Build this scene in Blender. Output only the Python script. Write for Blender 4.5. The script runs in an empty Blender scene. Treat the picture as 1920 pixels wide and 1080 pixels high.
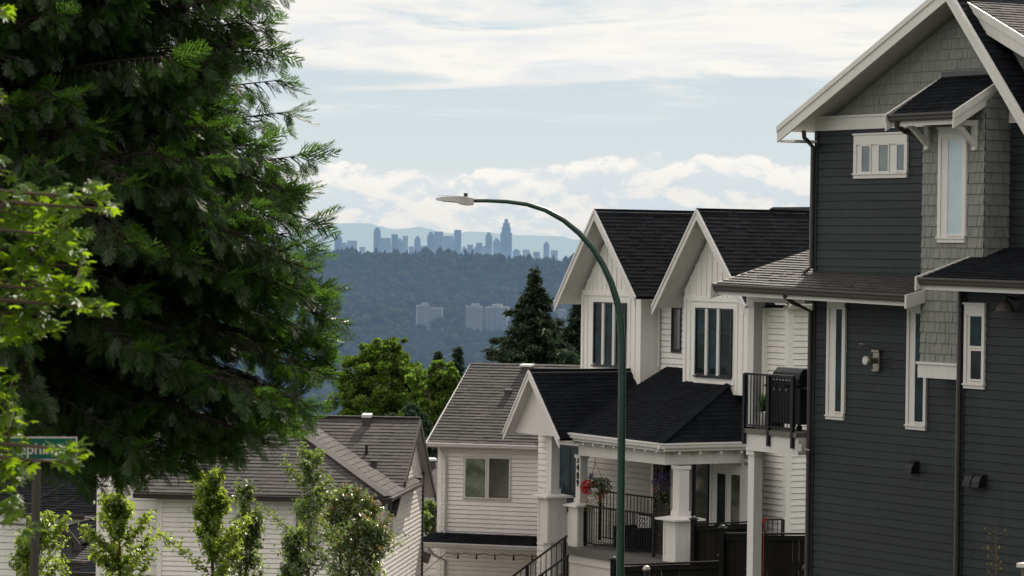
import bpy, math, random
import numpy as np
from mathutils import Vector, Matrix

rnd = random.Random(7)
rng = np.random.default_rng(7)
SC = bpy.context.scene
COL = SC.collection
F = 6200.0                      # focal length in photo pixels (1920 wide)

# ------------------------------------------------------------------ camera
pitch = math.atan((540 - 469) / F)
CAM_R = Matrix.Rotation(math.radians(90) - pitch, 3, 'X') @ Matrix.Rotation(0.013, 3, 'Z')
cam = bpy.data.cameras.new('camera'); camo = bpy.data.objects.new('camera', cam); COL.objects.link(camo)
camo.matrix_world = CAM_R.to_4x4()
cam.sensor_width = 36; cam.lens = F / 1920 * 36
cam.clip_start = 0.5; cam.clip_end = 120000
cam.dof.use_dof = True; cam.dof.focus_distance = 74; cam.dof.aperture_fstop = 5.0
SC.camera = camo

def ray(px, py): return CAM_R @ Vector(((px - 960) / F, (540 - py) / F, -1.0))
def atY(px, py, Y):
    d = ray(px, py); return d * (Y / d.y)
def hit(px, py, p0, n):
    d = ray(px, py); return d * (p0.dot(n) / d.dot(n))
Z = Vector((0, 0, 1))

class Frame:
    """local axes of a building: a along the wall to the right, b out of the wall, z up"""
    def __init__(s, ang, px, py, Y):
        t = math.radians(ang)
        s.n = Vector((-math.sin(t), -math.cos(t), 0)); s.u = Vector((math.cos(t), -math.sin(t), 0))
        s.o = atY(px, py, Y); s.o.z = 0
    def P(s, a, b, z): return s.o + s.u * a + s.n * b + Z * z
    def px(s, x, y, b=0.0):                    # (a, z) of the point seen at photo position on plane b
        q = hit(x, y, s.o + s.n * b, s.n); return (q - s.o).dot(s.u), q.z
    def W(s, x, y, b=0.0): return hit(x, y, s.o + s.n * b, s.n)
    def loc(s, q): return (q - s.o).dot(s.u), (q - s.o).dot(s.n), q.z
    def rect(s, x0, y0, x1, y1, b=0.0):
        xm, ym = (x0 + x1) / 2, (y0 + y1) / 2
        return s.px(x0, ym, b)[0], s.px(x1, ym, b)[0], s.px(xm, y1, b)[1], s.px(xm, y0, b)[1]

# ------------------------------------------------------------------ objects
def tag(o, label=None, cat=None, group=None, kind=None):
    if label: o['label'] = label
    if cat: o['category'] = cat
    if group: o['group'] = group
    if kind: o['kind'] = kind
    return o
def thing(name, label, cat, loc, group=None):
    o = bpy.data.objects.new(name, None); COL.objects.link(o)
    o.location = loc; o.empty_display_size = 0.2; o['base'] = list(loc)
    return tag(o, label, cat, group)
def base(o): return Vector(o['base']) if o is not None and 'base' in o else Vector((0, 0, 0))

class MB:
    def __init__(s): s.v = []; s.f = []; s.m = []
    def add(s, vs, fs, mi=0):
        k = len(s.v); s.v += [tuple(v) for v in vs]; s.f += [[i + k for i in f] for f in fs]; s.m += [mi] * len(fs)
    def poly(s, vs, mi=0): s.add(vs, [list(range(len(vs)))], mi)
    def hexa(s, c, mi=0):                       # 8 corners: bottom 4, top 4
        s.add(c, [[3, 2, 1, 0], [4, 5, 6, 7], [0, 1, 5, 4], [1, 2, 6, 5], [2, 3, 7, 6], [3, 0, 4, 7]], mi)
    def box(s, fr, a0, a1, b0, b1, z0, z1, mi=0):
        s.hexa([fr.P(a0, b1, z0), fr.P(a1, b1, z0), fr.P(a1, b0, z0), fr.P(a0, b0, z0),
                fr.P(a0, b1, z1), fr.P(a1, b1, z1), fr.P(a1, b0, z1), fr.P(a0, b0, z1)], mi)
    def prism(s, pts, d, mi=0):                 # polygon pts pushed along vector d
        n = len(pts); k = [p + d for p in pts]
        s.add(list(pts) + k, [list(range(n))[::-1], [i + n for i in range(n)]] +
              [[i, (i + 1) % n, (i + 1) % n + n, i + n] for i in range(n)], mi)
    def bar(s, p, q, w, h, up=Z, mi=0):         # rectangular bar between two points
        d = (q - p).normalized(); r = d.cross(up).normalized(); t = r.cross(d)
        c = []
        for e in (p, q):
            c += [e - r * w / 2 - t * h / 2, e + r * w / 2 - t * h / 2, e + r * w / 2 + t * h / 2, e - r * w / 2 + t * h / 2]
        s.hexa(c, mi)
    def tube(s, pts, rad, n=8, mi=0, cap=True):
        rad = rad if isinstance(rad, (list, tuple)) else [rad] * len(pts)
        rings = []
        for i, p in enumerate(pts):
            d = (pts[min(i + 1, len(pts) - 1)] - pts[max(i - 1, 0)]).normalized()
            x = d.cross(Vector((0.13, 0.97, 0.21))).normalized(); y = d.cross(x)
            rings.append([p + (x * math.cos(2 * math.pi * j / n) + y * math.sin(2 * math.pi * j / n)) * rad[i] for j in range(n)])
        vs = [v for r in rings for v in r]; fs = []
        for i in range(len(pts) - 1):
            for j in range(n): fs.append([i * n + j, i * n + (j + 1) % n, (i + 1) * n + (j + 1) % n, (i + 1) * n + j])
        if cap: fs += [list(range(n))[::-1], [(len(pts) - 1) * n + j for j in range(n)]]
        s.add(vs, fs, mi)
    def build(s, name, mats, parent=None, smooth=False, bevel=0.0):
        me = bpy.data.meshes.new(name); o = bpy.data.objects.new(name, me)
        b = base(parent)
        me.from_pydata([(v[0] - b.x, v[1] - b.y, v[2] - b.z) for v in s.v], [], s.f)
        for m in (mats if isinstance(mats, (list, tuple)) else [mats]): me.materials.append(m)
        me.polygons.foreach_set('material_index', s.m)
        if smooth: me.polygons.foreach_set('use_smooth', [True] * len(s.f))
        me.update(); COL.objects.link(o)
        if parent is not None:
            o.parent = parent; o['base'] = list(b)
        if bevel:
            md = o.modifiers.new('bevel', 'BEVEL'); md.width = bevel; md.segments = 1; md.limit_method = 'ANGLE'
        return o

def np_mesh(name, V, Q, mat, parent=None, smooth=False):
    """V (n,3) float, Q (m,k) int faces of one size"""
    me = bpy.data.meshes.new(name); k = Q.shape[1]; b = base(parent)
    V = V - np.array([b.x, b.y, b.z])
    me.vertices.add(len(V)); me.vertices.foreach_set('co', V.astype(np.float32).ravel())
    me.loops.add(Q.size); me.loops.foreach_set('vertex_index', Q.astype(np.int32).ravel())
    me.polygons.add(len(Q)); me.polygons.foreach_set('loop_start', np.arange(0, Q.size, k, dtype=np.int32))
    me.update(calc_edges=True)
    me.materials.append(mat)
    if smooth: me.polygons.foreach_set('use_smooth', np.ones(len(Q), bool))
    o = bpy.data.objects.new(name, me); COL.objects.link(o)
    if parent is not None: o.parent = parent; o['base'] = list(b)
    return o

# ------------------------------------------------------------------ polygon courses (siding, shingles, roof tabs)
def clip(poly, k, c, keep_greater):
    out = []
    for i in range(len(poly)):
        p, q = poly[i], poly[(i + 1) % len(poly)]
        ip = (p[k] >= c) if keep_greater else (p[k] <= c); iq = (q[k] >= c) if keep_greater else (q[k] <= c)
        if ip: out.append(p)
        if ip != iq:
            t = (c - p[k]) / (q[k] - p[k]); r = [p[0] + (q[0] - p[0]) * t, p[1] + (q[1] - p[1]) * t]; r[k] = c; out.append(tuple(r))
    return out
def courses(mb, O, U, V, N, poly, expo, wid, lip, jit=0.0, gap=0.0, mi=0, back=None, phase=0.0, groove=0.0):
    """clad polygon poly (s,t pairs in the plane O+U s+V t) with overlapping courses facing N"""
    t_lo = min(p[1] for p in poly); t_hi = max(p[1] for p in poly)
    s_lo = min(p[0] for p in poly); s_hi = max(p[0] for p in poly)
    if back is not None: mb.poly([O + U * p[0] + V * p[1] - N * (.024 if groove else .002) for p in poly], back)
    t = t_lo - phase * expo
    while t < t_hi - 1e-6:
        row = clip(clip(list(poly), 1, t, True), 1, t + expo, False)
        if len(row) >= 3:
            s = s_lo - rnd.random() * wid[1]
            while s < s_hi:
                w = rnd.uniform(*wid); j = rnd.uniform(-jit, jit)
                c = clip(clip(row, 0, s + gap / 2, True), 0, s + w - gap / 2, False)
                if groove and len(c) >= 3:
                    g = clip(c, 1, t + expo * (1 - groove), True); c = clip(c, 1, t + expo * (1 - groove), False)
                    if len(g) >= 3: mb.add([O + U * q[0] + V * q[1] - N * .022 for q in g], [list(range(len(g)))], mi)
                if len(c) >= 3:
                    off = lambda q: (lip + j) * (1 - (q[1] - t) / expo) + 0.001
                    vs = [O + U * q[0] + V * q[1] + N * off(q) for q in c]
                    fs = [list(range(len(c)))]; n = len(c)
                    for i in range(n):          # butt edge
                        if abs(c[i][1] - t) < 1e-5 and abs(c[(i + 1) % n][1] - t) < 1e-5 and abs(c[i][0] - c[(i + 1) % n][0]) > 1e-4:
                            k = len(vs); vs += [O + U * q[0] + V * q[1] - N * (.022 if groove else .004) for q in (c[i], c[(i + 1) % n])]
                            fs.append([i, k, k + 1, (i + 1) % n])
                    mb.add(vs, fs, mi)
                s += w
        t += expo

# ------------------------------------------------------------------ materials
def new_mat(name):
    m = bpy.data.materials.new(name); m.use_nodes = True; nt = m.node_tree; nt.nodes.clear()
    out = nt.nodes.new('ShaderNodeOutputMaterial'); return m, nt, out
def N(nt, t, **kw):
    n = nt.nodes.new(t)
    for k, v in kw.items(): setattr(n, k, v)
    return n
def ramp(nt, fac, stops):
    r = N(nt, 'ShaderNodeValToRGB'); nt.links.new(fac, r.inputs[0]); e = r.color_ramp.elements
    while len(e) < len(stops): e.new(0.5)
    for x, (p, c) in zip(e, stops):
        x.position = p; x.color = (*c, 1) if len(c) == 3 else c
    return r.outputs[0]
def noise(nt, scale, detail=4, rough=0.55, vec=None, coord='Object', dist=0.0):
    n = N(nt, 'ShaderNodeTexNoise'); n.inputs['Scale'].default_value = scale
    n.inputs['Detail'].default_value = detail; n.inputs['Roughness'].default_value = rough; n.inputs['Distortion'].default_value = dist
    if vec is None: vec = N(nt, 'ShaderNodeTexCoord').outputs[coord]
    nt.links.new(vec, n.inputs['Vector']); return n.outputs['Fac']
def sc3(c, k): return tuple(min(1, x * k) for x in c)

def surf(name, col, rough=0.6, var=0.12, nscale=3.0, fine=60.0, bump=0.15, island=0.0, spec=0.3, stain=0.0, metal=0.0):
    """painted or mineral surface: two noise scales, per-piece tone, fine bump"""
    m, nt, out = new_mat(name); L = nt.links
    p = N(nt, 'ShaderNodeBsdfPrincipled'); L.new(p.outputs[0], out.inputs[0])
    a = ramp(nt, noise(nt, nscale, 5), [(0.25, sc3(col, 1 - var)), (0.75, sc3(col, 1 + var))])
    b = noise(nt, fine, 3, 0.7)
    mx = N(nt, 'ShaderNodeMix', data_type='RGBA', blend_type='MULTIPLY'); mx.inputs[0].default_value = 1.0
    L.new(a, mx.inputs[6]); L.new(ramp(nt, b, [(0.2, (1 - var,) * 3), (0.8, (1 + 0 * var,) * 3)]), mx.inputs[7]); cur = mx.outputs[2]
    if island:
        g = N(nt, 'ShaderNodeNewGeometry')
        m2 = N(nt, 'ShaderNodeMix', data_type='RGBA', blend_type='MULTIPLY'); m2.inputs[0].default_value = 1.0
        L.new(cur, m2.inputs[6]); L.new(ramp(nt, g.outputs['Random Per Island'], [(0, (1 - island,) * 3), (1, (1.0,) * 3)]), m2.inputs[7]); cur = m2.outputs[2]
    if stain:
        tc = N(nt, 'ShaderNodeTexCoord'); mp = N(nt, 'ShaderNodeMapping'); mp.inputs['Scale'].default_value = (6, 6, 0.5)
        L.new(tc.outputs['Object'], mp.inputs[0]); st = noise(nt, 1.0, 5, 0.6, mp.outputs[0])
        m3 = N(nt, 'ShaderNodeMix', data_type='RGBA', blend_type='MULTIPLY'); m3.inputs[0].default_value = 1.0
        L.new(cur, m3.inputs[6]); L.new(ramp(nt, st, [(0.35, (1 - stain,) * 3), (0.6, (1,) * 3)]), m3.inputs[7]); cur = m3.outputs[2]
    L.new(cur, p.inputs['Base Color'])
    p.inputs['Roughness'].default_value = rough; p.inputs['Specular IOR Level'].default_value = spec; p.inputs['Metallic'].default_value = metal
    if bump:
        bp = N(nt, 'ShaderNodeBump'); bp.inputs['Strength'].default_value = bump; bp.inputs['Distance'].default_value = 0.01
        L.new(b, bp.inputs['Height']); L.new(bp.outputs[0], p.inputs['Normal'])
    return m

def glass(name, col, rough=0.03, wav=0.02, mixc=None, spec=0.8):
    m, nt, out = new_mat(name); L = nt.links
    p = N(nt, 'ShaderNodeBsdfPrincipled'); L.new(p.outputs[0], out.inputs[0])
    a = ramp(nt, noise(nt, 2.2, 3, 0.5), [(0.35, col), (0.65, mixc or sc3(col, 1.6))]); L.new(a, p.inputs['Base Color'])
    p.inputs['Roughness'].default_value = rough; p.inputs['Specular IOR Level'].default_value = spec; p.inputs['IOR'].default_value = 1.5
    bp = N(nt, 'ShaderNodeBump'); bp.inputs['Strength'].default_value = wav; bp.inputs['Distance'].default_value = 0.05
    L.new(noise(nt, 1.5, 2), bp.inputs['Height']); L.new(bp.outputs[0], p.inputs['Normal'])
    return m

def leafmat(name, dark, light, trans, gloss=0.12, transmix=0.45, clump=0.7):
    m, nt, out = new_mat(name); L = nt.links
    g = N(nt, 'ShaderNodeNewGeometry')
    c1 = ramp(nt, g.outputs['Random Per Island'], [(0.0, dark), (1.0, light)])
    big = noise(nt, clump, 3)
    mm = N(nt, 'ShaderNodeMix', data_type='RGBA', blend_type='MULTIPLY'); mm.inputs[0].default_value = 1.0
    L.new(c1, mm.inputs[6]); L.new(ramp(nt, big, [(0.3, (0.6,) * 3), (0.7, (1.0,) * 3)]), mm.inputs[7])
    d = N(nt, 'ShaderNodeBsdfDiffuse'); L.new(mm.outputs[2], d.inputs[0])
    t = N(nt, 'ShaderNodeBsdfTranslucent')
    m4 = N(nt, 'ShaderNodeMix', data_type='RGBA', blend_type='MULTIPLY'); m4.inputs[0].default_value = 1.0
    L.new(ramp(nt, g.outputs['Random Per Island'], [(0.0, sc3(trans, .55)), (1.0, trans)]), m4.inputs[6]); L.new(ramp(nt, big, [(0.3, (0.6,) * 3), (0.7, (1.0,) * 3)]), m4.inputs[7])
    L.new(m4.outputs[2], t.inputs[0])
    s = N(nt, 'ShaderNodeMixShader'); s.inputs[0].default_value = transmix; L.new(d.outputs[0], s.inputs[1]); L.new(t.outputs[0], s.inputs[2])
    gl = N(nt, 'ShaderNodeBsdfGlossy'); gl.inputs['Roughness'].default_value = 0.35; gl.inputs[0].default_value = (1, 1, 0.95, 1)
    s2 = N(nt, 'ShaderNodeMixShader'); s2.inputs[0].default_value = gloss; L.new(s.outputs[0], s2.inputs[1]); L.new(gl.outputs[0], s2.inputs[2])
    L.new(s2.outputs[0], out.inputs[0]); return m

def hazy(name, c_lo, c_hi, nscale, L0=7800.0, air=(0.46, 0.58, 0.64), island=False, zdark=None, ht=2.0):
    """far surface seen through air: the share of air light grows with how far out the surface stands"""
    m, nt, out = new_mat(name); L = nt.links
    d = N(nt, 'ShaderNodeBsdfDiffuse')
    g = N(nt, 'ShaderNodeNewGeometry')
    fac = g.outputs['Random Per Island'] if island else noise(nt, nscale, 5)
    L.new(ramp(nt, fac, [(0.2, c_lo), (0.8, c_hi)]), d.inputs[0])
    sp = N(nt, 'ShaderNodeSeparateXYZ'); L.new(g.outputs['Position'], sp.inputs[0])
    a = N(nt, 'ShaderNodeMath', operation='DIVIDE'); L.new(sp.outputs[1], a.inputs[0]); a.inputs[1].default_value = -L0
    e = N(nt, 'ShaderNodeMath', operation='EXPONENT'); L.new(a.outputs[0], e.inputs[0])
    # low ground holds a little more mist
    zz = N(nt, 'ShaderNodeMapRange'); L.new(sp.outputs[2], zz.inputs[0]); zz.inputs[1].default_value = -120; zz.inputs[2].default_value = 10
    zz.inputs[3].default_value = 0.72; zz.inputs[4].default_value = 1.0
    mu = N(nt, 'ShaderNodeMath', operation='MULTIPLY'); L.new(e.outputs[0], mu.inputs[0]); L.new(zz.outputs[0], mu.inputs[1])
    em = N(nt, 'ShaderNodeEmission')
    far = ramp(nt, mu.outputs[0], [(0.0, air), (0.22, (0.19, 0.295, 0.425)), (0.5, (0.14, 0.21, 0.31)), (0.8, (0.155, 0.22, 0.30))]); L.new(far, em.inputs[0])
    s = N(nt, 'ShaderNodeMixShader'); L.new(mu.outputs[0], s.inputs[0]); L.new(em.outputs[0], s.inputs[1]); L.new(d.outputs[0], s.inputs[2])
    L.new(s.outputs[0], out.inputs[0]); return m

M = {}
M['dark_siding'] = surf('dark_siding', (0.0225, 0.0285, 0.0305), 0.6, 0.14, 1.2, 40, 0.3, island=0.24, stain=0.2)
M['grey_shingle'] = surf('grey_shingle', (0.22, 0.222, 0.205), 0.75, 0.08, 1.5, 70, 0.2, island=0.13)
M['shingle_gap'] = surf('shingle_gap', (0.09, 0.085, 0.08), 0.9)
M['trim'] = surf('white_trim_paint', (0.62, 0.60, 0.565), 0.5, 0.05, 1.0, 50, 0.05, stain=0.05)
M['white'] = surf('white_siding_paint', (0.80, 0.775, 0.725), 0.55, 0.03, 0.8, 20, 0.03, island=0.04, stain=0.06)
M['cream'] = surf('cream_siding', (0.84, 0.80, 0.745), 0.55, 0.03, 0.7, 20, 0.03, island=0.04, stain=0.06)
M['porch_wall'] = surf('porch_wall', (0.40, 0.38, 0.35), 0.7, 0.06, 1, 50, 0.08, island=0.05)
M['black_roof'] = surf('charcoal_asphalt_shingle', (0.0125, 0.0145, 0.018), 0.95, 0.25, 1.6, 160, 0.5, island=0.35, spec=0.04)
M['brown_roof'] = surf('weathered_asphalt_shingle', (0.086, 0.078, 0.074), 0.85, 0.22, 1.0, 160, 0.5, island=0.34, spec=0.30, stain=0.15)
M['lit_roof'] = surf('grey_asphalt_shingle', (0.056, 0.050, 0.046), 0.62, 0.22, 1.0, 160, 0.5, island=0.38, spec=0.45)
M['gutter'] = surf('dark_brown_gutter', (0.045, 0.037, 0.034), 0.35, 0.1, 2, 40, 0.02, spec=0.5)
M['black_metal'] = surf('black_metal', (0.009, 0.010, 0.011), 0.45, 0.1, 4, 60, 0.03, spec=0.22)
M['fence_wood'] = surf('dark_stained_fence', (0.014, 0.013, 0.012), 0.85, 0.25, 4, 60, 0.3, island=0.35, spec=0.1)
M['concrete'] = surf('concrete', (0.13, 0.12, 0.11), 0.9, 0.15, 3, 120, 0.4)
M['green_paint'] = surf('green_pole_paint', (0.010, 0.042, 0.030), 0.38, 0.2, 6, 90, 0.05, spec=0.5)
M['lamp_grey'] = surf('lamp_housing', (0.42, 0.41, 0.39), 0.45, 0.08, 5, 60, 0.03)
M['pole_wood'] = surf('galvanised_post', (0.055, 0.05, 0.042), 0.6, 0.2, 6, 60, 0.2)
M['vinyl_frame'] = surf('window_frame', (0.62, 0.60, 0.565), 0.4, 0.03, 2, 40, 0.02)
M['dark_frame'] = surf('dark_window_frame', (0.02, 0.021, 0.022), 0.4)
M['brown_trim'] = surf('brown_trim', (0.055, 0.045, 0.04), 0.6)
M['pane'] = glass('window_pane', (0.010, 0.015, 0.014), 0.05, 0.05, (0.02, 0.03, 0.026), .08)
M['pane_sky'] = glass('frosted_sky_painted_pane', (0.36, 0.47, 0.49), 0.25, 0.0, (0.42, 0.53, 0.55))  # frosted glass, sky reflection put into its pale blue colour
M['pane_mid'] = glass('bathroom_pane', (0.10, 0.13, 0.14), 0.08, 0.03, (0.16, 0.20, 0.20))
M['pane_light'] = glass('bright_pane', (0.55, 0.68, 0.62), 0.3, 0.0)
M['pane_green'] = glass('painted_green_reflection_pane', (0.07, 0.09, 0.06), 0.08, 0.03, (0.24, 0.27, 0.21))  # tree reflections painted into the base colour as green noise
M['pane_deep'] = glass('dark_olive_pane', (0.045, 0.05, 0.038), 0.08, 0.03, (0.075, 0.08, 0.06))  # dark olive glass, tone varies at random
M['pane_blue'] = glass('painted_blue_reflection_pane', (0.006, 0.013, 0.011), 0.06, 0.12, (0.016, 0.038, 0.050), .08)  # blue reflections painted into the base colour, glass itself barely mirrors
M['limb_bark'] = surf('limb_bark', (0.028, 0.022, 0.016), 0.95, 0.3, 8, 60, 0.5)
M['bark'] = surf('bark', (0.07, 0.055, 0.045), 0.9, 0.3, 8, 60, 0.8)
M['twig'] = surf('twig_bark', (0.10, 0.07, 0.045), 0.8, 0.3, 8, 60, 0.3)
M['red_petal'] = leafmat('red_petal', (0.45, 0.01, 0.02), (0.75, 0.03, 0.05), (0.7, 0.03, 0.03), 0.03, 0.3)
M['purple_petal'] = leafmat('purple_petal', (0.06, 0.04, 0.16), (0.16, 0.10, 0.32), (0.12, 0.07, 0.3), 0.03, 0.3)
M['pale_leaf'] = leafmat('pale_basket_leaf', (0.10, 0.11, 0.07), (0.22, 0.23, 0.16), (0.2, 0.22, 0.1), 0.05, 0.3)
M['trailing_leaf'] = leafmat('trailing_leaf', (0.10, 0.09, 0.02), (0.24, 0.20, 0.05), (0.3, 0.26, 0.05), 0.03, 0.3)
M['cedar_leaf'] = leafmat('cedar_frond', (0.014, 0.032, 0.009), (0.040, 0.082, 0.020), (0.17, 0.36, 0.035), 0.03, 0.45, 0.9)
M['maple_leaf'] = leafmat('maple_leaf', (0.03, 0.08, 0.012), (0.07, 0.14, 0.02), (0.44, 0.68, 0.02), 0.02, 0.6, 1.2)
M['street_leaf'] = leafmat('young_tree_leaf', (0.035, 0.075, 0.015), (0.08, 0.14, 0.025), (0.62, 0.80, 0.07), 0.05, 0.58, 1.0)
M['street_leaf_dull'] = leafmat('young_tree_dull_leaf', (0.035, 0.065, 0.025), (0.07, 0.11, 0.04), (0.42, 0.58, 0.09), 0.07, 0.5, 1.0)
M['red_tip_leaf'] = leafmat('copper_tip_leaf', (0.16, 0.09, 0.05), (0.28, 0.15, 0.09), (0.55, 0.25, 0.10), 0.08, 0.5)
M['mid_leaf'] = leafmat('garden_tree_leaf', (0.05, 0.085, 0.014), (0.13, 0.18, 0.03), (0.26, 0.45, 0.04), 0.02, 0.5, 0.35)
M['spruce_leaf'] = leafmat('spruce_needles', (0.028, 0.052, 0.036), (0.066, 0.10, 0.06), (0.09, 0.14, 0.06), 0.02, 0.25, 0.3)
M['pot_leaf'] = leafmat('potted_leaf', (0.02, 0.07, 0.02), (0.05, 0.14, 0.04), (0.08, 0.22, 0.05), 0.06, 0.3)
M['red_plastic'] = surf('red_plastic', (0.35, 0.02, 0.02), 0.4)
M['lantern_glass'] = surf('lantern_glass', (0.55, 0.42, 0.28), 0.3)
M['sign_green'] = surf('sign_green', (0.0, 0.085, 0.055), 0.5, 0.08, 5, 60, 0.0)
M['sign_white'] = surf('sign_white', (0.5, 0.45, 0.40), 0.5)
M['cushion'] = surf('cushion_white', (0.55, 0.55, 0.53), 0.8)
M['wicker'] = surf('black_wicker', (0.010, 0.010, 0.010), 0.8, 0.3, 20, 90, 0.8, spec=0.1)
M['steel'] = surf('brushed_steel', (0.30, 0.27, 0.24), 0.35, 0.1, 6, 60, 0.05, metal=0.7)
M['vent_metal'] = surf('vent_metal', (0.55, 0.55, 0.53), 0.3, 0.1, 6, 60, 0.05)
M['asphalt'] = surf('asphalt', (0.05, 0.05, 0.052), 0.9, 0.2, 1, 120, 0.4)
M['grass'] = surf('grass', (0.05, 0.075, 0.03), 0.95, 0.4, 1.5, 30, 0.5)
# ------------------------------------------------------------------ building helpers
def plane_of(p, q, r):
    n = (q - p).cross(r - p).normalized()
    return p, (n if n.z > 0 else -n)
def roof(root, pts, mat, name='roof', expo=0.13, wid=(0.15, 0.42), lip=0.011, jit=0.005, thick=0.1, under=None, down=0.0):
    """shingled slab; pts[0]->pts[1] is the eave"""
    O = pts[0]; U = (pts[1] - pts[0]).normalized(); nn = U.cross(pts[2] - pts[0]).normalized()
    if nn.z < 0: nn = -nn
    V = nn.cross(U)
    if V.z < 0: V = -V
    poly = [((p - O).dot(U), (p - O).dot(V)) for p in pts]
    mb = MB(); courses(mb, O, U, V, nn, poly, expo, wid, lip, jit, 0.004, 0)
    low = [p - nn * 0.006 for p in pts]
    n_ = len(low); dn_ = [p - nn * thick for p in low]
    mb.add(low + dn_, [[i, (i + 1) % n_, (i + 1) % n_ + n_, i + n_] for i in range(n_)], 0); mb.poly(dn_, 1)
    return mb.build(name, [mat, under or M['trim']], root)
def lap_wall(mb, fr, b, poly, expo=0.152, wid=(1.8, 3.7), lip=0.014, mi=0, d=None, phase=0.0, O=None, groove=.13):
    """lap siding on polygon (a,z) of plane b"""
    courses(mb, fr.P(0, b, 0), fr.u, Z, fr.n, poly, expo, wid, lip, 0.002, 0.006, mi, mi, phase, groove)
def side_wall(mb, fr, a, poly, expo=0.152, wid=(2.4, 4.2), lip=0.014, mi=0):
    """lap siding on the right hand side (facing +a), polygon given as (depth behind plane 0, z)"""
    courses(mb, fr.P(a, 0, 0), -fr.n, Z, fr.u, poly, expo, wid, lip, 0.0, 0.003, mi, mi, 0, .13)
def window(root, fr, b, outer, panes, fm, pm, t=0.07, name='window', sill=True, head=0.0):
    a0, a1, z0, z1 = fr.rect(*outer, b)
    mb = MB()
    mb.box(fr, a0, a0 + t, b, b + .05, z0, z1); mb.box(fr, a1 - t, a1, b, b + .05, z0, z1)
    mb.box(fr, a0 + t, a1 - t, b, b + .05, z0, z0 + t); mb.box(fr, a0 + t, a1 - t, b, b + .05, z1 - t - head, z1)
    mb.box(fr, a0 + t, a1 - t, b, b + .028, z0 + t, z1 - t - head)
    if sill: mb.box(fr, a0 - .01, a1 + .01, b, b + .075, z0 + t - .012, z0 + t + .014)
    if head: mb.box(fr, a0 - .02, a1 + .02, b, b + .07, z1, z1 + .03)
    fs = []
    for q in panes:
        c0, c1, y0, y1 = fr.rect(*q, b + .03); s = 0.032
        mb.box(fr, c0 - s, c0, b, b + .048, y0 - s, y1 + s); mb.box(fr, c1, c1 + s, b, b + .048, y0 - s, y1 + s)
        mb.box(fr, c0, c1, b, b + .048, y0 - s, y0); mb.box(fr, c0, c1, b, b + .048, y1, y1 + s)
        fs.append((c0, c1, y0, y1))
    w = mb.build(name, fm, root)
    for i, (c0, c1, y0, y1) in enumerate(fs):
        g = MB(); g.box(fr, c0, c1, b + .029, b + .036, y0, y1)
        g.build('pane', pm[i] if isinstance(pm, list) else pm, w)
    return w
def gutter(root, p, q, out, mat, name='gutter', h=0.13, d=0.12, fascia=0.16, fm=None):
    """stepped eaves trough from p to q, standing out along out, with a board behind and below"""
    mb = MB(); U = (q - p)
    prof = [(0, 0), (d, 0), (d, -h * .25), (d * .8, -h * .5), (d * .75, -h * .8), (d * .55, -h), (0, -h)]
    mb.prism([p + out * x + Z * (y - .005) for x, y in prof], U)
    o = mb.build(name, mat, root)
    if fascia:
        f = MB(); f.prism([p + out * x + Z * y for x, y in ((-.03, -.02), (-.002, -.02), (-.002, -h - fascia), (-.03, -h - fascia))], U)
        f.build('fascia_board', fm or M['trim'], root)
    return o
def downspout(root, pts, mat, r=0.038): 
    mb = MB(); mb.tube(pts, r, 8); return mb.build('downspout', mat, root)
def railing(name, label, p, q, h, posts, group=None, sp=0.11, low=0.09, hang=0.0, rail=0.045):
    r = thing(name, label, 'railing', p, group)
    d = q - p; n = max(2, int(Vector((d.x, d.y, 0)).length / sp)); mat = M['black_metal']
    m = MB(); m.bar(p + Z * h, q + Z * h, rail, .04); m.build('top_rail', mat, r)
    m = MB(); m.bar(p + Z * low, q + Z * low, .03, .03); m.build('bottom_rail', mat, r)
    for t in posts:
        c = p + d * t; m = MB(); m.bar(c + Z * (-hang), c + Z * h, .065, .065, up=d.cross(Z)); m.build('post', mat, r)
    for i in range(1, n):
        c = p + d * (i / n); m = MB(); m.bar(c + Z * low, c + Z * (h - .01), .016, .016, up=d.cross(Z)); m.build('baluster', mat, r)
    return r
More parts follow.
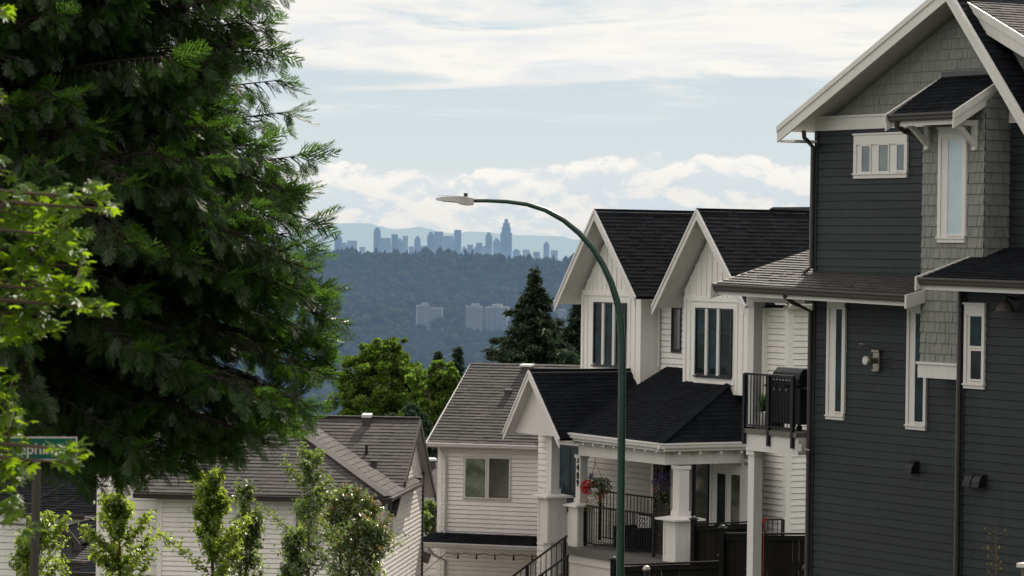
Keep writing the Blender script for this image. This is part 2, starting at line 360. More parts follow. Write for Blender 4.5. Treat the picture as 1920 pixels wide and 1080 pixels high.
def column(root, fr, a1, b1, w, z0, z1, ped=None, foot=0.12, mat=None):
    """square post with front right corner at (a1,b1); ped = (wider, bottom z, cap z)"""
    mat = mat or M['trim']
    m = MB(); m.box(fr, a1 - w, a1, b1 - w, b1, z0, z1)
    m.box(fr, a1 - w - .03, a1 + .03, b1 - w - .03, b1 + .03, z0, z0 + foot); m.box(fr, a1 - w - .03, a1 + .03, b1 - w - .03, b1 + .03, z1 - .09, z1)
    o = m.build('column', mat, root)
    if ped:
        e, zb, over = ped; m = MB(); A0, A1, B0, B1 = a1 - w - e, a1 + e, b1 - w - e * 1.2, b1 + e * 1.3
        m.box(fr, A0, A1, B0, B1, zb, z0 - .1)
        t = .07                                            # raised frame of the panels
        for (x0, x1, y0, y1) in ((zb, z0 - .1, 0, t), (zb, z0 - .1, A1 - A0 - t, A1 - A0)): m.box(fr, A0 + y0, A0 + y1, B1, B1 + .015, x0, x1)
        m.box(fr, A0 + t, A1 - t, B1, B1 + .015, z0 - .2, z0 - .1); m.box(fr, A0 + t, A1 - t, B1, B1 + .015, zb, zb + .12)
        for (y0, y1) in ((0, t), (B1 - B0 - t, B1 - B0)): m.box(fr, A1, A1 + .015, B0 + y0, B0 + y1, zb, z0 - .1)
        m.box(fr, A1, A1 + .015, B0 + t, B1 - t, z0 - .2, z0 - .1); m.box(fr, A1, A1 + .015, B0 + t, B1 - t, zb, zb + .12)
        p = m.build('pedestal', mat, root); m = MB()
        lo = [fr.P(A0 - over, B1 + over, z0 - .1), fr.P(A1 + over, B1 + over, z0 - .1), fr.P(A1 + over, B0 - over, z0 - .1), fr.P(A0 - over, B0 - over, z0 - .1)]
        mid = [v + Z * .045 for v in lo]
        hi = [fr.P(a1 - w - .04, b1 + .04, z0), fr.P(a1 + .04, b1 + .04, z0), fr.P(a1 + .04, b1 - w - .04, z0), fr.P(a1 - w - .04, b1 - w - .04, z0)]
        m.hexa(lo + mid); m.hexa(mid + hi); m.build('cap', mat, p)
    return o
def gable_roof(root, fr, lp, pk, rp, bf, depth, mat, fas=0.22, under=None, fm=None, expo=0.13, soff=0.1):
    """two slopes from their verge line (a,z triples) at plane bf going back; verge boards"""
    L, K, R = [fr.P(a, bf, z) for a, z in (lp, pk, rp)]; bk = -fr.n * depth
    roof(root, [L + bk, L, K, K + bk], mat, 'roof_slope', expo=expo, under=under, thick=soff)
    roof(root, [R, R + bk, K + bk, K], mat, 'roof_slope', expo=expo, under=under, thick=soff)
    for A, B in ((L, K), (R, K)):
        m = MB(); m.prism([A - Z * .012, B - Z * .012, B - Z * fas * 1.25, A - Z * fas * 1.25], fr.n * .035)
        m.prism([A - Z * .006, B - Z * .006, B - Z * fas * .45, A - Z * fas * .45], fr.n * .058)
        m.build('verge_board', fm or M['trim'], root)
    m = MB(); m.bar(K + Z * .0 + bk, K + Z * .0 + fr.n * .02, .10, .02); m.build('ridge_cap', mat, root)
def corner_board(root, fr, a, b, z0, z1, mat, w=0.09, name='corner_board'):
    m = MB(); m.box(fr, a - w, a + .02, b - .05, b + .025, z0, z1); m.box(fr, a - .0, a + .022, b - w, b - .05, z0, z1)
    return m.build(name, mat, root)

TH = 59.04
# ================================================================== dark grey house on the right
fd = Frame(TH, 1528, 470, 62.0)
dh = thing('dark_house', 'tall charcoal grey clad house with white trim and steep black roofed gable', 'house', fd.P(6, -4, -9.4))
aR = fd.px(2350, 500)[0]; GZ = -9.8
zband0 = fd.px(1600, 243)[1]; zband1 = fd.px(1600, 218)[1]
m = MB(); lap_wall(m, fd, 0, [(0, GZ), (aR, GZ), (aR, zband0), (0, zband0)], groove=.06)
m.box(fd, -.02, .07, -.03, .03, GZ, zband0)
m.poly([fd.P(0, 0, GZ), fd.P(0, -9, GZ), fd.P(0, -9, zband1), fd.P(0, 0, zband1)])
m.box(fd, .05, aR, -9.0, -8.9, GZ, zband1)
m.build('wall', M['dark_siding'], dh)
bO = .55
lp, pk, rr = fd.px(1460, 237, bO), fd.px(1777, -30, bO), fd.px(1885, 154, bO)
k = (rr[1] - pk[1]) / (rr[0] - pk[0]); rp = (pk[0] + 4.2, pk[1] + 4.2 * k)
gable_roof(dh, fd, lp, pk, rp, bO, 9.5, M['black_roof'], fas=.24)
kl = (pk[1] - lp[1]) / (pk[0] - lp[0]); dz = .30
def zl(a): return lp[1] + (a - lp[0]) * kl - dz
def zr(a): return pk[1] + (a - pk[0]) * k - dz - .25
m = MB()
courses(m, fd.P(0, 0, 0), fd.u, Z, fd.n, [(0.0, zband1), (rp[0] - .3, zband1), (pk[0] + (zband1 - pk[1] + dz) / k, zband1), (pk[0], pk[1] - dz), (max(0, lp[0] + (zband1 + dz - lp[1]) / kl), zband1)],
        .185, (.08, .2), .016, .004, .008, 0, 1)
m.build('gable_wall', [M['grey_shingle'], M['shingle_gap']], dh)
m = MB(); m.prism([fd.P(-.05, .0, zband0), fd.P(aR, .0, zband0), fd.P(aR, .0, zband1), fd.P(.12, .0, zband1)], fd.n * .04); m.box(fd, .1, aR, .0, .06, zband1 - .02, zband1 + .02)
m.build('band_board', M['trim'], dh)
# boxed eave end and the soffit under the left verge
m = MB(); m.prism([fd.P(lp[0] + .02, bO - .02, lp[1] - .3), fd.P(.05, bO - .02, lp[1] - .3), fd.P(.05, bO - .02, lp[1] - .26), fd.P(lp[0] + .02, bO - .02, lp[1] - .26)], -fd.n * 9.0)
m.build('soffit', M['trim'], dh)
# second, flatter roof behind the steep slope
q0, q1 = fd.px(1822, 6, .30), fd.px(1920, 66, .30)
ks = (q1[1] - q0[1]) / (q1[0] - q0[0]); s0 = (q0[0] - .35, q0[1] - .35 * ks); s1 = (q0[0] + 7, q0[1] + 7 * ks)
A, B = fd.P(s0[0], .30, s0[1]), fd.P(s1[0], .30, s1[1]); bk = -fd.n * 9
roof(dh, [B, B + bk, A + bk, A], M['brown_roof'], 'upper_roof', lip=.016)
m = MB(); m.prism([A - Z * .012, B - Z * .012, B - Z * .36, A - Z * .36], fd.n * .035); m.prism([A - Z * .006, B - Z * .006, B - Z * .15, A - Z * .15], fd.n * .055); m.build('verge_board', M['trim'], dh)
m = MB(); courses(m, fd.P(0, -.02, 0), fd.u, Z, fd.n, [(pk[0] + .9, zband1), (s1[0], zband1), (s1[0], s1[1] - .25), (pk[0] + .9, q0[1] + (pk[0] + .9 - q0[0]) * ks - .25)], .185, (.08, .2), .012, .004, .008, 0, 1)
m.build('upper_wall', [M['grey_shingle'], M['shingle_gap']], dh)
# bay
bb = .55; ba0, ba1 = fd.px(1729, 420, bb)[0], fd.px(1846, 350, bb)[0]; bz0, bz1 = fd.px(1760, 683, bb)[1], fd.px(1790, 225, bb)[1]
m = MB(); courses(m, fd.P(0, bb, 0), fd.u, Z, fd.n, [(ba0, bz0), (ba1, bz0), (ba1, bz1 + .3), (ba0, bz1)], .186, (.08, .2), .018, .005, .009, 0, 1)
courses(m, fd.P(ba1, bb, 0), -fd.n, Z, fd.u, [(0, bz0), (bb, bz0), (bb, bz1 + .7), (0, bz1 + .3)], .186, (.12, .26), .018, .004, .009, 0, 1)
m.poly([fd.P(ba0, bb, bz0), fd.P(ba0, 0, bz0), fd.P(ba0, 0, bz1), fd.P(ba0, bb, bz1)], 0); m.poly([fd.P(ba0, bb, bz0), fd.P(ba1, bb, bz0), fd.P(ba1, 0, bz0), fd.P(ba0, 0, bz0)], 0)
bay = m.build('bay', [M['grey_shingle'], M['shingle_gap']], dh)
m = MB(); m.box(fd, ba0 - .03, ba1 + .02, -.0, bb + .03, bz0 - .25, bz0 - .01); m.box(fd, ba0 - .05, ba1 + .04, 0, bb + .06, bz0 - .01, bz0 + .03); m.build('skirt_board', M['trim'], bay)
# bay roof
gb = 1.12; gL, gR = fd.W(1673, 214, gb), fd.W(1797, 208, gb); tL = fd.W(1768, 143, 0.0)
tR = tL + (gR - gL); zt = max(tL.z, tR.z)
roof(dh, [gL, gR, tR, tL], M['black_roof'], 'bay_roof')
gutter(dh, gL, gR, fd.n, M['gutter'], h=.13, fascia=.09)
for A, B, s in ((gR, tR, 1), (gL, tL, -1)):
    m = MB()
    m.prism([A - Z * .02 + fd.n * .13, B - Z * .02, B - Z * .30, A - Z * .30 + fd.n * .13], fd.u * .035 * s); m.prism([A + fd.n * .13 - Z * .01, B - Z * .01, B - Z * .14, A - Z * .14 + fd.n * .13], fd.u * .055 * s)
    m.build('verge_board', M['trim'], dh)
m = MB(); m.box(fd, fd.loc(tL)[0], fd.loc(tR)[0], 0, .04, zt - .02, zt + .07); m.build('flashing', M['gutter'], dh)
for x in (1742, 1831):
    a, z = fd.px(x, 236, bb); m = MB(); w = .05
    m.box(fd, a - w, a + w, bb, bb + .07, z - .42, z + .1); m.box(fd, a - w, a + w, bb + .07, bb + .5, z + .0, z + .09)
    m.prism([fd.P(a - w * .8, bb + .07, z - .36), fd.P(a - w * .8, bb + .07, z - .24), fd.P(a - w * .8, bb + .36, z), fd.P(a - w * .8, bb + .48, z)], fd.u * w * 1.6)
    m.build('bracket', M['trim'], dh)
downspout(dh, [fd.W(1680, 222, gb + .06), fd.W(1682, 236, gb + .02), fd.W(1697, 246, gb - .3), fd.W(1737, 262, bb + .02)], M['gutter'], .05)
# lower left roof
e0, e1 = fd.W(1344, 531, .8), fd.W(1708, 551, .8); w0 = fd.W(1600, 514, 0)
pp, pn = plane_of(e0, e1, w0)
rt = hit(1527, 466, pp, pn); bk = rt - e0
bkn = (-fd.n) * 1.0; bkn = bkn - pn * bkn.dot(pn); bkn = bkn / (bkn.dot(-fd.n))
print('lower roof rake dir check', fd.loc(e0), fd.loc(rt), 'pitch', math.degrees(math.acos(pn.z)))
bk = bk * 1.6
roof(dh, [e0, e1, e1 + bk, e0 + bk], M['lit_roof'], 'lower_roof', lip=.02)
gutter(dh, e0 - fd.u * .02, e1, fd.n, M['gutter'], h=.14, fascia=.08)
m = MB(); A = e0; B = e0 + bk
m.prism([A + fd.n * .14 - Z * .03, B - Z * .03, B - Z * .3, A - Z * .3 + fd.n * .14], -fd.u * .04); m.build('verge_board', M['trim'], dh); m = MB()
A = e1; m.prism([A + fd.n * .14 - Z * .02, A + bk * .12 - Z * .02, A + bk * .12 - Z * .24, A - Z * .26 + fd.n * .14], fd.u * .05); m.build('verge_board', M['trim'], dh)
m = MB(); zf = fd.px(1600, 514)[1]; m.box(fd, .05, fd.px(1725, 515)[0], 0.0, .05, zf - .03, zf + .05); m.build('flashing', M['black_metal'], dh)
# beam and column carrying that roof over the balcony
ca1, cz0, cz1 = fd.px(1413, 640, .15)[0], fd.px(1413, 800, .15)[1], fd.px(1413, 566, .15)[1]
column(dh, fd, ca1, .15, .2, cz0, cz1, foot=.02)
m = MB(); m.box(fd, fd.px(1398, 560, .2)[0], -.05, -.1, .18, cz1, cz1 + .2); m.build('beam', M['trim'], dh)
# right volume
b2 = 1.0; va = fd.px(1803, 800, b2)[0]; vz1 = fd.px(1880, 536, b2 + .6)[1]
m = MB(); lap_wall(m, fd, b2, [(va, GZ), (aR, GZ), (aR, vz1), (va, vz1)], phase=.4, groove=.06)
m.poly([fd.P(va, b2, GZ), fd.P(va, 0, GZ), fd.P(va, 0, vz1), fd.P(va, b2, vz1)]); m.box(fd, va - .02, va + .08, b2 - .02, b2 + .025, GZ, vz1)
m.build('wing_wall', M['dark_siding'], dh)
eb = b2 + .6; f0, f1 = fd.W(1730, 519, eb), fd.W(2060, 531, eb); fw = fd.W(1890, 463, 0)
print('right roof a check', fd.loc(f0), fd.loc(fw))
rise = fw.z - f0.z; bk2 = -fd.n * eb + Z * rise
roof(dh, [f0, f1, f1 + bk2 * 1.02, f0 + bk2 * 1.02], M['black_roof'], 'wing_roof')
gutter(dh, f0, f1, fd.n, M['gutter'], h=.13, fascia=.09)
m = MB(); m.prism([f0 + fd.n * .14 - Z * .0, f0 + bk2, f0 + bk2 - Z * .2, f0 - Z * .24 + fd.n * .14], -fd.u * .04); m.build('verge_board', M['trim'], dh)
downspout(dh, [fd.P(va - .01, b2 + .07, vz1), fd.P(va - .01, b2 + .07, GZ)], M['gutter'], .04)
downspout(dh, [fd.W(1507, 246, .5), fd.W(1508, 258, .45), fd.W(1514, 264, .35), fd.P(-.03, .06, fd.px(1528, 276)[1]), fd.P(-.03, .06, fd.px(1526, 500)[1]), fd.P(-.12, .18, fd.px(1522, 512)[1])], M['gutter'], .042)
downspout(dh, [fd.W(1471, 545, .86), fd.W(1472, 556, .8), fd.W(1486, 567, .6), fd.P(-.03, .06, fd.px(1526, 584)[1]), fd.P(-.03, .06, GZ)], M['gutter'], .045)
VF = M['vinyl_frame']
window(dh, fd, 0, (1604, 252, 1704, 334), [(1617, 274, 1632, 322), (1649, 272, 1666, 321), (1683, 271, 1700, 319)], VF, M['pane_mid'], t=.08, head=.1)
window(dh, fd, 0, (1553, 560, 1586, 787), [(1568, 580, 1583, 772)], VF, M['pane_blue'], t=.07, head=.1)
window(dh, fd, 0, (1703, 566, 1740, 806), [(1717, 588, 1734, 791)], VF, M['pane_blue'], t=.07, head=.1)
window(dh, fd, bb, (1762, 241, 1813, 455), [(1778, 261, 1810, 439)], VF, M['pane_sky'], t=.08, head=.09)
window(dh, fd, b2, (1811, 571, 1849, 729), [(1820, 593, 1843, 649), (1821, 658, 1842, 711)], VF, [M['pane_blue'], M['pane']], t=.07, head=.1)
# wall lamp
a, z = fd.px(1647, 676, 0)
wl = thing('wall_lamp', 'steel wall lamp with round glass head on the charcoal siding', 'wall lamp', fd.P(a, 0, z))
m = MB(); m.box(fd, a - .09, a + .09, 0.02, .06, z - .19, z + .19); m.box(fd, a - .11, a + .11, .02, .09, z + .15, z + .2); m.box(fd, a - .1, a + .1, .02, .08, z - .2, z - .16); m.build('back_plate', M['steel'], wl, bevel=.006)
m = MB(); m.tube([fd.P(a, .06, z), fd.P(a, .22, z), fd.P(a, .3, z)], [.05, .09, .09], 16); m.build('lamp_head', M['steel'], wl, True)
m = MB(); m.tube([fd.P(a, .301, z), fd.P(a, .315, z)], [.08, .07], 16); m.build('lens', M['vent_metal'], wl)
m = MB(); m.prism([fd.P(a - .08, .08, z + .2), fd.P(a + .08, .08, z + .2), fd.P(a + .06, .4, z + .3), fd.P(a - .06, .4, z + .3)], Z * .012); m.build('shade', M['steel'], wl)
a, z = fd.px(1906, 572, b2)
bl = thing('barn_lamp', 'dark domed wall lamp at the right edge under the black gutter', 'wall lamp', fd.P(a, b2, z))
m = MB(); m.tube([fd.P(a, b2 + .02, z + .1), fd.P(a, b2 + .2, z + .14), fd.P(a, b2 + .24, z + .05)], .02, 8); m.build('arm', M['black_metal'], bl)
m = MB(); m.tube([fd.P(a, b2 + .24, z + .08), fd.P(a, b2 + .24, z + .03), fd.P(a, b2 + .24, z - .08), fd.P(a, b2 + .24, z - .12)], [.04, .1, .16, .17], 16); m.build('shade', M['brown_trim'], bl, True)
# exhaust hoods
VG = 'black exhaust hoods on the charcoal wall'
for (x, y, b, lab) in ((1717, 877, 0, 'single black exhaust hood left of the corner downspout'), (1827, 901, b2, 'left one of the two paired black exhaust hoods'), (1843, 903, b2, 'right one of the two paired black exhaust hoods')):
    a, z = fd.px(x, y, b); v = thing('exhaust_hood', lab, 'vent', fd.P(a, b, z), VG)
    prof = [(0.015, .12), (.07, .12), (.13, .08), (.17, -.0), (.19, -.1), (.015, -.1)]
    m = MB(); m.prism([fd.P(a - .1, b + p, z + q) for p, q in prof], fd.u * .2); m.build('hood', M['black_metal'], v, bevel=.006)
    m = MB(); m.box(fd, a - .12, a + .12, b + .005, b + .02, z - .13, z + .14); m.build('flange', M['black_metal'], v)

# balcony
ab0 = fd.px(1399, 812, .25)[0]; dzt = fd.px(1400, 803, .25)[1]
bal = thing('balcony', 'white balcony on a square post between the two houses', 'balcony', fd.P(ab0, 0, GZ))
m = MB(); m.box(fd, ab0, -.1, -2.6, .25, dzt - .42, dzt - .09); m.build('fascia_board', M['trim'], bal)
m = MB(); m.box(fd, ab0 - .05, -.1, -2.6, .3, dzt - .09, dzt); m.build('deck', M['concrete'], bal)
pz = fd.px(1412, 842, .2)[1]; column(bal, fd, fd.px(1413, 940, .2)[0], .2, .2, GZ, dzt - .42, foot=.02)
pL, pR = fd.P(ab0 - .02, .28, dzt - .02), fd.P(-.22, .28, dzt - .02)
railing('balcony_railing', 'black metal railing along the front of the white balcony', pL, pR, 1.07, (0, .5, .985), hang=.28, sp=.1)
# barbecue
q = fd.P(-1.05, -.35, dzt)
fb = Frame(TH, 1, 1, 1); fb.o = q; fb.o = Vector((q.x, q.y, q.z))
bq = thing('barbecue', 'black covered gas barbecue with rounded lid behind the balcony railing', 'barbecue', q)
m = MB(); m.box(fb, -.45, .5, -.3, .25, .12, .82); m.build('cabinet', M['black_metal'], bq, bevel=.01)
m = MB(); prof = [(-.3, .84), (-.3, 1.04), (-.22, 1.15), (-.08, 1.2), (.1, 1.19), (.2, 1.1), (.25, .98), (.25, .84)]
m.prism([fb.P(-.45, x, z) for x, z in prof], fb.u * .9); m.build('lid', M['black_metal'], bq, bevel=.015)
m = MB(); m.box(fb, -.75, -.46, -.25, .2, .8, .84); m.box(fb, .51, .8, -.25, .2, .8, .84); m.build('side_shelf', M['black_metal'], bq)
m = MB(); m.tube([fb.P(-.35, .3, .95), fb.P(.35, .3, .95)], .014, 8); m.build('handle', M['steel'], bq)
for i in range(4):
    m = MB(); m.tube([fb.P(-.3 + .2 * i, .25, .77), fb.P(-.3 + .2 * i, .29, .77)], .025, 8); m.build('knob', M['steel'], bq)
for x in (-.4, .42):
    for y in (-.25, .2):
        m = MB(); m.tube([fb.P(x - .02, y, .06), fb.P(x + .02, y, .06)], .06, 10); m.build('wheel', M['black_metal'], bq)
# potted plants on the balcony
for (x, lab, big) in ((1430, 'leafy green plant in a pale pot nearest the balcony corner', 1.0), (1444, 'leafy green plant in a brown pot beside the barbecue', .8)):
    a = fd.px(x, 790, -.15)[0]; c = fd.P(a, -.15 if big == 1.0 else -.3, dzt)
    pt = thing('potted_plant', lab, 'plant', c, 'pot plants on the balcony')
    m = MB(); m.tube([c, c + Z * .1, c + Z * .3], [.13, .15, .19], 14); m.build('pot', M['cream'] if big == 1.0 else M['brown_trim'], pt, True)
    V = []; Q = []
    for i in range(150):
        an = rnd.uniform(0, 6.28); el = rnd.uniform(.2, 1.4); d = Vector((math.cos(an) * math.cos(el), math.sin(an) * math.cos(el), math.sin(el)))
        s = d.cross(Z).normalized() * .016; l = rnd.uniform(.22, .5) * big; b0 = c + Z * .3
        p1 = b0 + d * l * .6; p2 = b0 + d * l + Z * (-.12 * l)
        k = len(V); V += [b0 - s * .4, b0 + s * .4, p1 + s, p1 - s, p2 + s * .1, p2 - s * .1]; Q += [[k, k + 1, k + 2, k + 3], [k + 3, k + 2, k + 4, k + 5]]
    np_mesh('foliage', np.array([tuple(v) for v in V]), np.array(Q), M['pot_leaf'], pt)
# security camera under the balcony
q = fd.W(1503, 838, .28)
sec = thing('floodlight', 'small tilted floodlight under the balcony edge', 'floodlight', q)
fq = Frame(TH, 1, 1, 1); fq.o = q
m = MB(); m.box(fq, -.08, .12, .05, .09, -.08, .06); m.build('lamp_head', M['lamp_grey'], sec); m = MB(); m.tube([fq.P(.05, .04, -.02), fq.P(.22, -.02, -.05)], .015, 6); m.build('arm', M['lamp_grey'], sec)
# ================================================================== white gabled house 3489
fw_ = Frame(TH, 1340, 640, 84.0); f = fw_
GW = -12.2
wh = thing('white_house', 'white board and batten house with twin steep black gables and corner porch', 'house', f.P(0, -4, GW))
def gable_bump(xl, xr, lpx, kpx, rpx, zb_px, win, panes, ridge):
    bf = .6
    lp, pk, rp = f.px(*lpx, bf), f.px(*kpx, bf), f.px(*rpx, bf)
    gable_roof(wh, f, lp, pk, rp, bf, ridge, M['black_roof'], fas=.22)
    a0, a1 = f.px(xl, 640)[0], f.px(xr, 640)[0]; z0 = f.px((xl + xr) / 2, zb_px)[1]
    k1 = (pk[1] - lp[1]) / (pk[0] - lp[0]); k2 = (rp[1] - pk[1]) / (rp[0] - pk[0]); d = .3
    top = lambda a: min(lp[1] + (a - lp[0]) * k1, pk[1] + (a - pk[0]) * k2) - d
    pts = [(a0, z0), (a1, z0), (a1, top(a1)), (pk[0], pk[1] - d), (a0, top(a0))]
    m = MB(); m.prism([f.P(a, -.0, z) for a, z in pts], -f.n * .6)
    w = rnd.uniform(0, .05); x = a0 + .02
    zb = f.px((xl + xr) / 2, win[1] - 12)[1]
    m.box(f, a0, a1, .0, .03, zb, zb + .14); wa0, wa1, wz0, wz1 = f.rect(*win)
    while x < a1 - .03:
        m.box(f, x, x + .045, .0, .022, zb + .14, max(zb + .15, top(x + .02)))
        if x < wa0 - .18 or x > wa1 + .12: m.box(f, x, x + .045, .0, .022, z0, zb)
        x += .235
    m.box(f, a0, a0 + .1, .0, .034, z0, zb); m.box(f, a1 - .1, a1, .0, .034, z0, zb); m.box(f, wa0 - .1, wa1 + .1, 0, .032, wz0 - .2, wz0 - .02)
    m.build('gable_wall', M['white'], wh)
    # dark window with white mullion posts
    m = MB(); t = .05
    m.box(f, wa0, wa0 + t, .01, .06, wz0, wz1); m.box(f, wa1 - t, wa1, .01, .06, wz0, wz1); m.box(f, wa0 + t, wa1 - t, .01, .06, wz0, wz0 + t); m.box(f, wa0 + t, wa1 - t, .01, .06, wz1 - t, wz1)
    m.box(f, wa0 - .02, wa1 + .02, .01, .1, wz0 - .05, wz0 - .01)
    W = m.build('window', M['dark_frame'], wh)
    c = [wa0 + t] + [f.px(x, 640)[0] for x in panes] + [wa1 - t]
    for i in range(3):
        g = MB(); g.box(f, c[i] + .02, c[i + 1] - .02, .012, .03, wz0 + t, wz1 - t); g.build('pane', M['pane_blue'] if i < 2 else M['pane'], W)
        g = MB(); g.box(f, c[i] + .03, c[i + 1] - .03, .03, .036, wz1 - .62, wz1 - .6); g.build('sash_line', M['dark_frame'], W)
    for x in panes:
        a = f.px(x, 640)[0]; g = MB(); g.box(f, a - .055, a + .055, .014, .075, wz0 + .01, wz1 - .02); g.build('mullion', M['trim'], W)
    return a0, a1, z0, top
B2 = gable_bump(1283, 1405, (1224, 572), (1308, 391), (1399, 572), 738, (1306, 578, 1374, 705), (1328, 1350), 9)
B1 = gable_bump(1091, 1203, (1041, 566), (1116, 392), (1193, 556), 760, (1115, 567, 1175, 685), (1134, 1154), 9)
# wall between and beyond the gables
rb = -.58; ra0, ra1 = B1[0], f.px(1478, 640, rb)[0]; rz1 = f.px(1240, 556, rb)[1]
m = MB(); lap_wall(m, f, rb, [(ra0, GW), (ra1, GW), (ra1, rz1), (ra0, rz1)], lip=.022)
side_wall(m, f, ra1, [(-rb, GW), (-rb + 9, GW), (-rb + 9, rz1), (-rb, rz1)], lip=.022)
m.box(f, ra1 - .11, ra1 + .024, rb - .04, rb + .026, GW, rz1); m.box(f, ra1, ra1 + .026, rb - .14, rb - .04, GW, rz1)
m.poly([f.P(ra0, rb, GW), f.P(ra0, -9, GW), f.P(ra0, -9, rz1), f.P(ra0, rb, rz1)])
m.build('wall', M['white'], wh)
p, q = f.P(B1[1] - .1, rb + .35, rz1 + .02), f.P(B2[0] + .3, rb + .35, rz1 + .02)
gutter(wh, p, q, f.n, M['trim'], h=.12, d=.11, fascia=.05)
roof(wh, [p, q, q - f.n * 4 + Z * 2.4, p - f.n * 4 + Z * 2.4], M['black_roof'], 'main_roof')
p, q = f.P(ra1 + .45, rb + .3, rz1 - .0), f.P(ra1 + .45, rb - 9, rz1 - .0)
gutter(wh, p, q, f.u, M['trim'], h=.12, d=.11, fascia=.05)
m = MB(); m.box(f, B2[1] - .1, ra1 + .45, rb - 9, rb + .3, rz1 - .1, rz1 - .06); m.build('soffit', M['trim'], wh)
roof(wh, [p, q, q - f.u * 3 + Z * 1.0, p - f.u * 3 + Z * 1.0], M['black_roof'], 'side_roof')
downspout(wh, [f.W(1213, 562, -.2), f.W(1211, 570, -.35), f.P(B1[1] + .06, -.5, f.px(1205, 580)[1]), f.P(B1[1] + .06, -.5, f.px(1205, 688)[1])], M['trim'], .035)
window(wh, f, rb, (1261, 574, 1279, 661), [(1264, 580, 1276, 654)], M['dark_frame'], M['pane_deep'], t=.04, sill=False)

# porch roofs
be = 2.7
e0, e1, h = f.W(1057, 809, be), f.W(1241, 831, be), f.W(1367, 722, 0)
pp, pn = plane_of(e0, e1, h); print('porch pitch', math.degrees(math.acos(pn.z)), f.loc(e0), f.loc(e1), f.loc(h))
tl = hit(1246, 690, pp, pn)
roof(wh, [e0, e1, h + (h - e1) * .15, tl + (tl - e0) * .1, tl], M['black_roof'], 'porch_roof')
e2 = e1 - f.n * 4.2; h2 = h - f.n * 3
roof(wh, [e1, e2, h2, h + (h - e1) * .15], M['black_roof'], 'porch_roof')
m = MB(); m.bar(e1 + pn * .03, h + pn * .03, .2, .03); m.build('hip_cap', M['black_roof'], wh)
gutter(wh, e0 - f.u * .05, e1 + f.u * .1, f.n, M['trim'], h=.14, d=.12, fascia=.07)
gutter(wh, e1 + f.n * .12, e2, f.u, M['trim'], h=.14, d=.12, fascia=.07)
la1, lb1, lz = f.loc(e1); la0 = f.loc(e0)[0]
bt = lz - .26                                                   # beam top
m = MB(); m.box(f, la0 + .25, la1 - .3, lb1 - .55, lb1 - .3, bt - .3, bt); m.box(f, la1 - .6, la1 - .3, -.5, lb1 - .55, bt - .3, bt)
m.build('beam', M['trim'], wh)
for i in range(9):
    a = la0 + .35 + i * (la1 - la0 - .7) / 8; m = MB(); m.prism([f.P(a, lb1 - .3, bt + .06), f.P(a, lb1 - .04, bt - .0), f.P(a, lb1 - .04, bt + .08), f.P(a, lb1 - .3, bt + .16)], f.u * .07); m.build('rafter_tail', M['trim'], wh)
for i in range(4):
    b = lb1 - .6 - i * .62; m = MB(); m.box(f, la1 - .3, la1 - .05, b, b + .07, bt - .04, bt + .04); m.build('rafter_tail', M['trim'], wh)
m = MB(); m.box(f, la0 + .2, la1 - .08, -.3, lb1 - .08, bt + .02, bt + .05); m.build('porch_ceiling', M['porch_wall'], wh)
# entrance gable
bg = 3.1
glp, gpk, grp = f.px(945, 809, bg), f.px(993, 693, bg), f.px(1050, 822, bg)
gable_roof(wh, f, glp, gpk, grp, bg, 6.4, M['black_roof'], fas=.2)
m = MB(); m.poly([f.P(glp[0] + .18, bg - .25, glp[1] + .12), f.P(grp[0] - .14, bg - .25, glp[1] + .12), f.P(gpk[0], bg - .25, gpk[1] - .2)])
m.box(f, glp[0] + .2, grp[0] - .2, bg - .45, bg - .23, glp[1] - .02, glp[1] + .12); m.build('pediment', M['trim'], wh)
m = MB(); m.box(f, glp[0] + .3, grp[0] - .2, -.4, bg - .6, glp[1] + .02, glp[1] + .08); m.build('entry_ceiling', M['trim'], wh)
# porch floor level and columns
bc = be - .45
zcapC = f.px(1274, 974, bc)[1]; zcapB = f.px(1088, 938, bc)[1]; print('cap z', zcapB, zcapC)
zfl = f.px(1240, 1052, be - .2)[1]; print('floor z', zfl, 'B', f.px(1066, 1028, be - .2))
aC = f.px(1274, 900, bc)[0]; aB = f.px(1088, 900, bc)[0]
zcap = (zcapC + zcapB) / 2
column(wh, f, aC, bc, .29, zcap, bt - .3, (.13, zfl, .16), mat=M['trim'])
column(wh, f, aB, bc, .22, zcap, bt - .3, (.10, zfl, .11), mat=M['trim'])
bA = 2.65; aA = f.px(1034, 860, bA)[0]; zA = f.px(1034, 926, bA)[1]
column(wh, f, aA, bA, .25, zA, glp[1] + .04, (.12, f.px(1027, 1017, bA)[1], .14))
m = MB(); m.box(f, aA - .3, aA + .05, bA - .5, bA + .02, GW, f.px(1027, 1017, bA)[1] - .01); m.build('pier', M['trim'], wh)
x0_, x1_ = f.px(1009, 900, bA - .75)[0], f.px(1032, 900, bA - .75)[0]
m = MB(); lap_wall(m, f, bA - .75, [(x0_, GW), (x1_, GW), (x1_, glp[1]), (x0_, glp[1])]); m.box(f, x0_, x1_, bA - .95, bA - .78, GW, glp[1]); m.build('entry_wall', M['white'], wh)
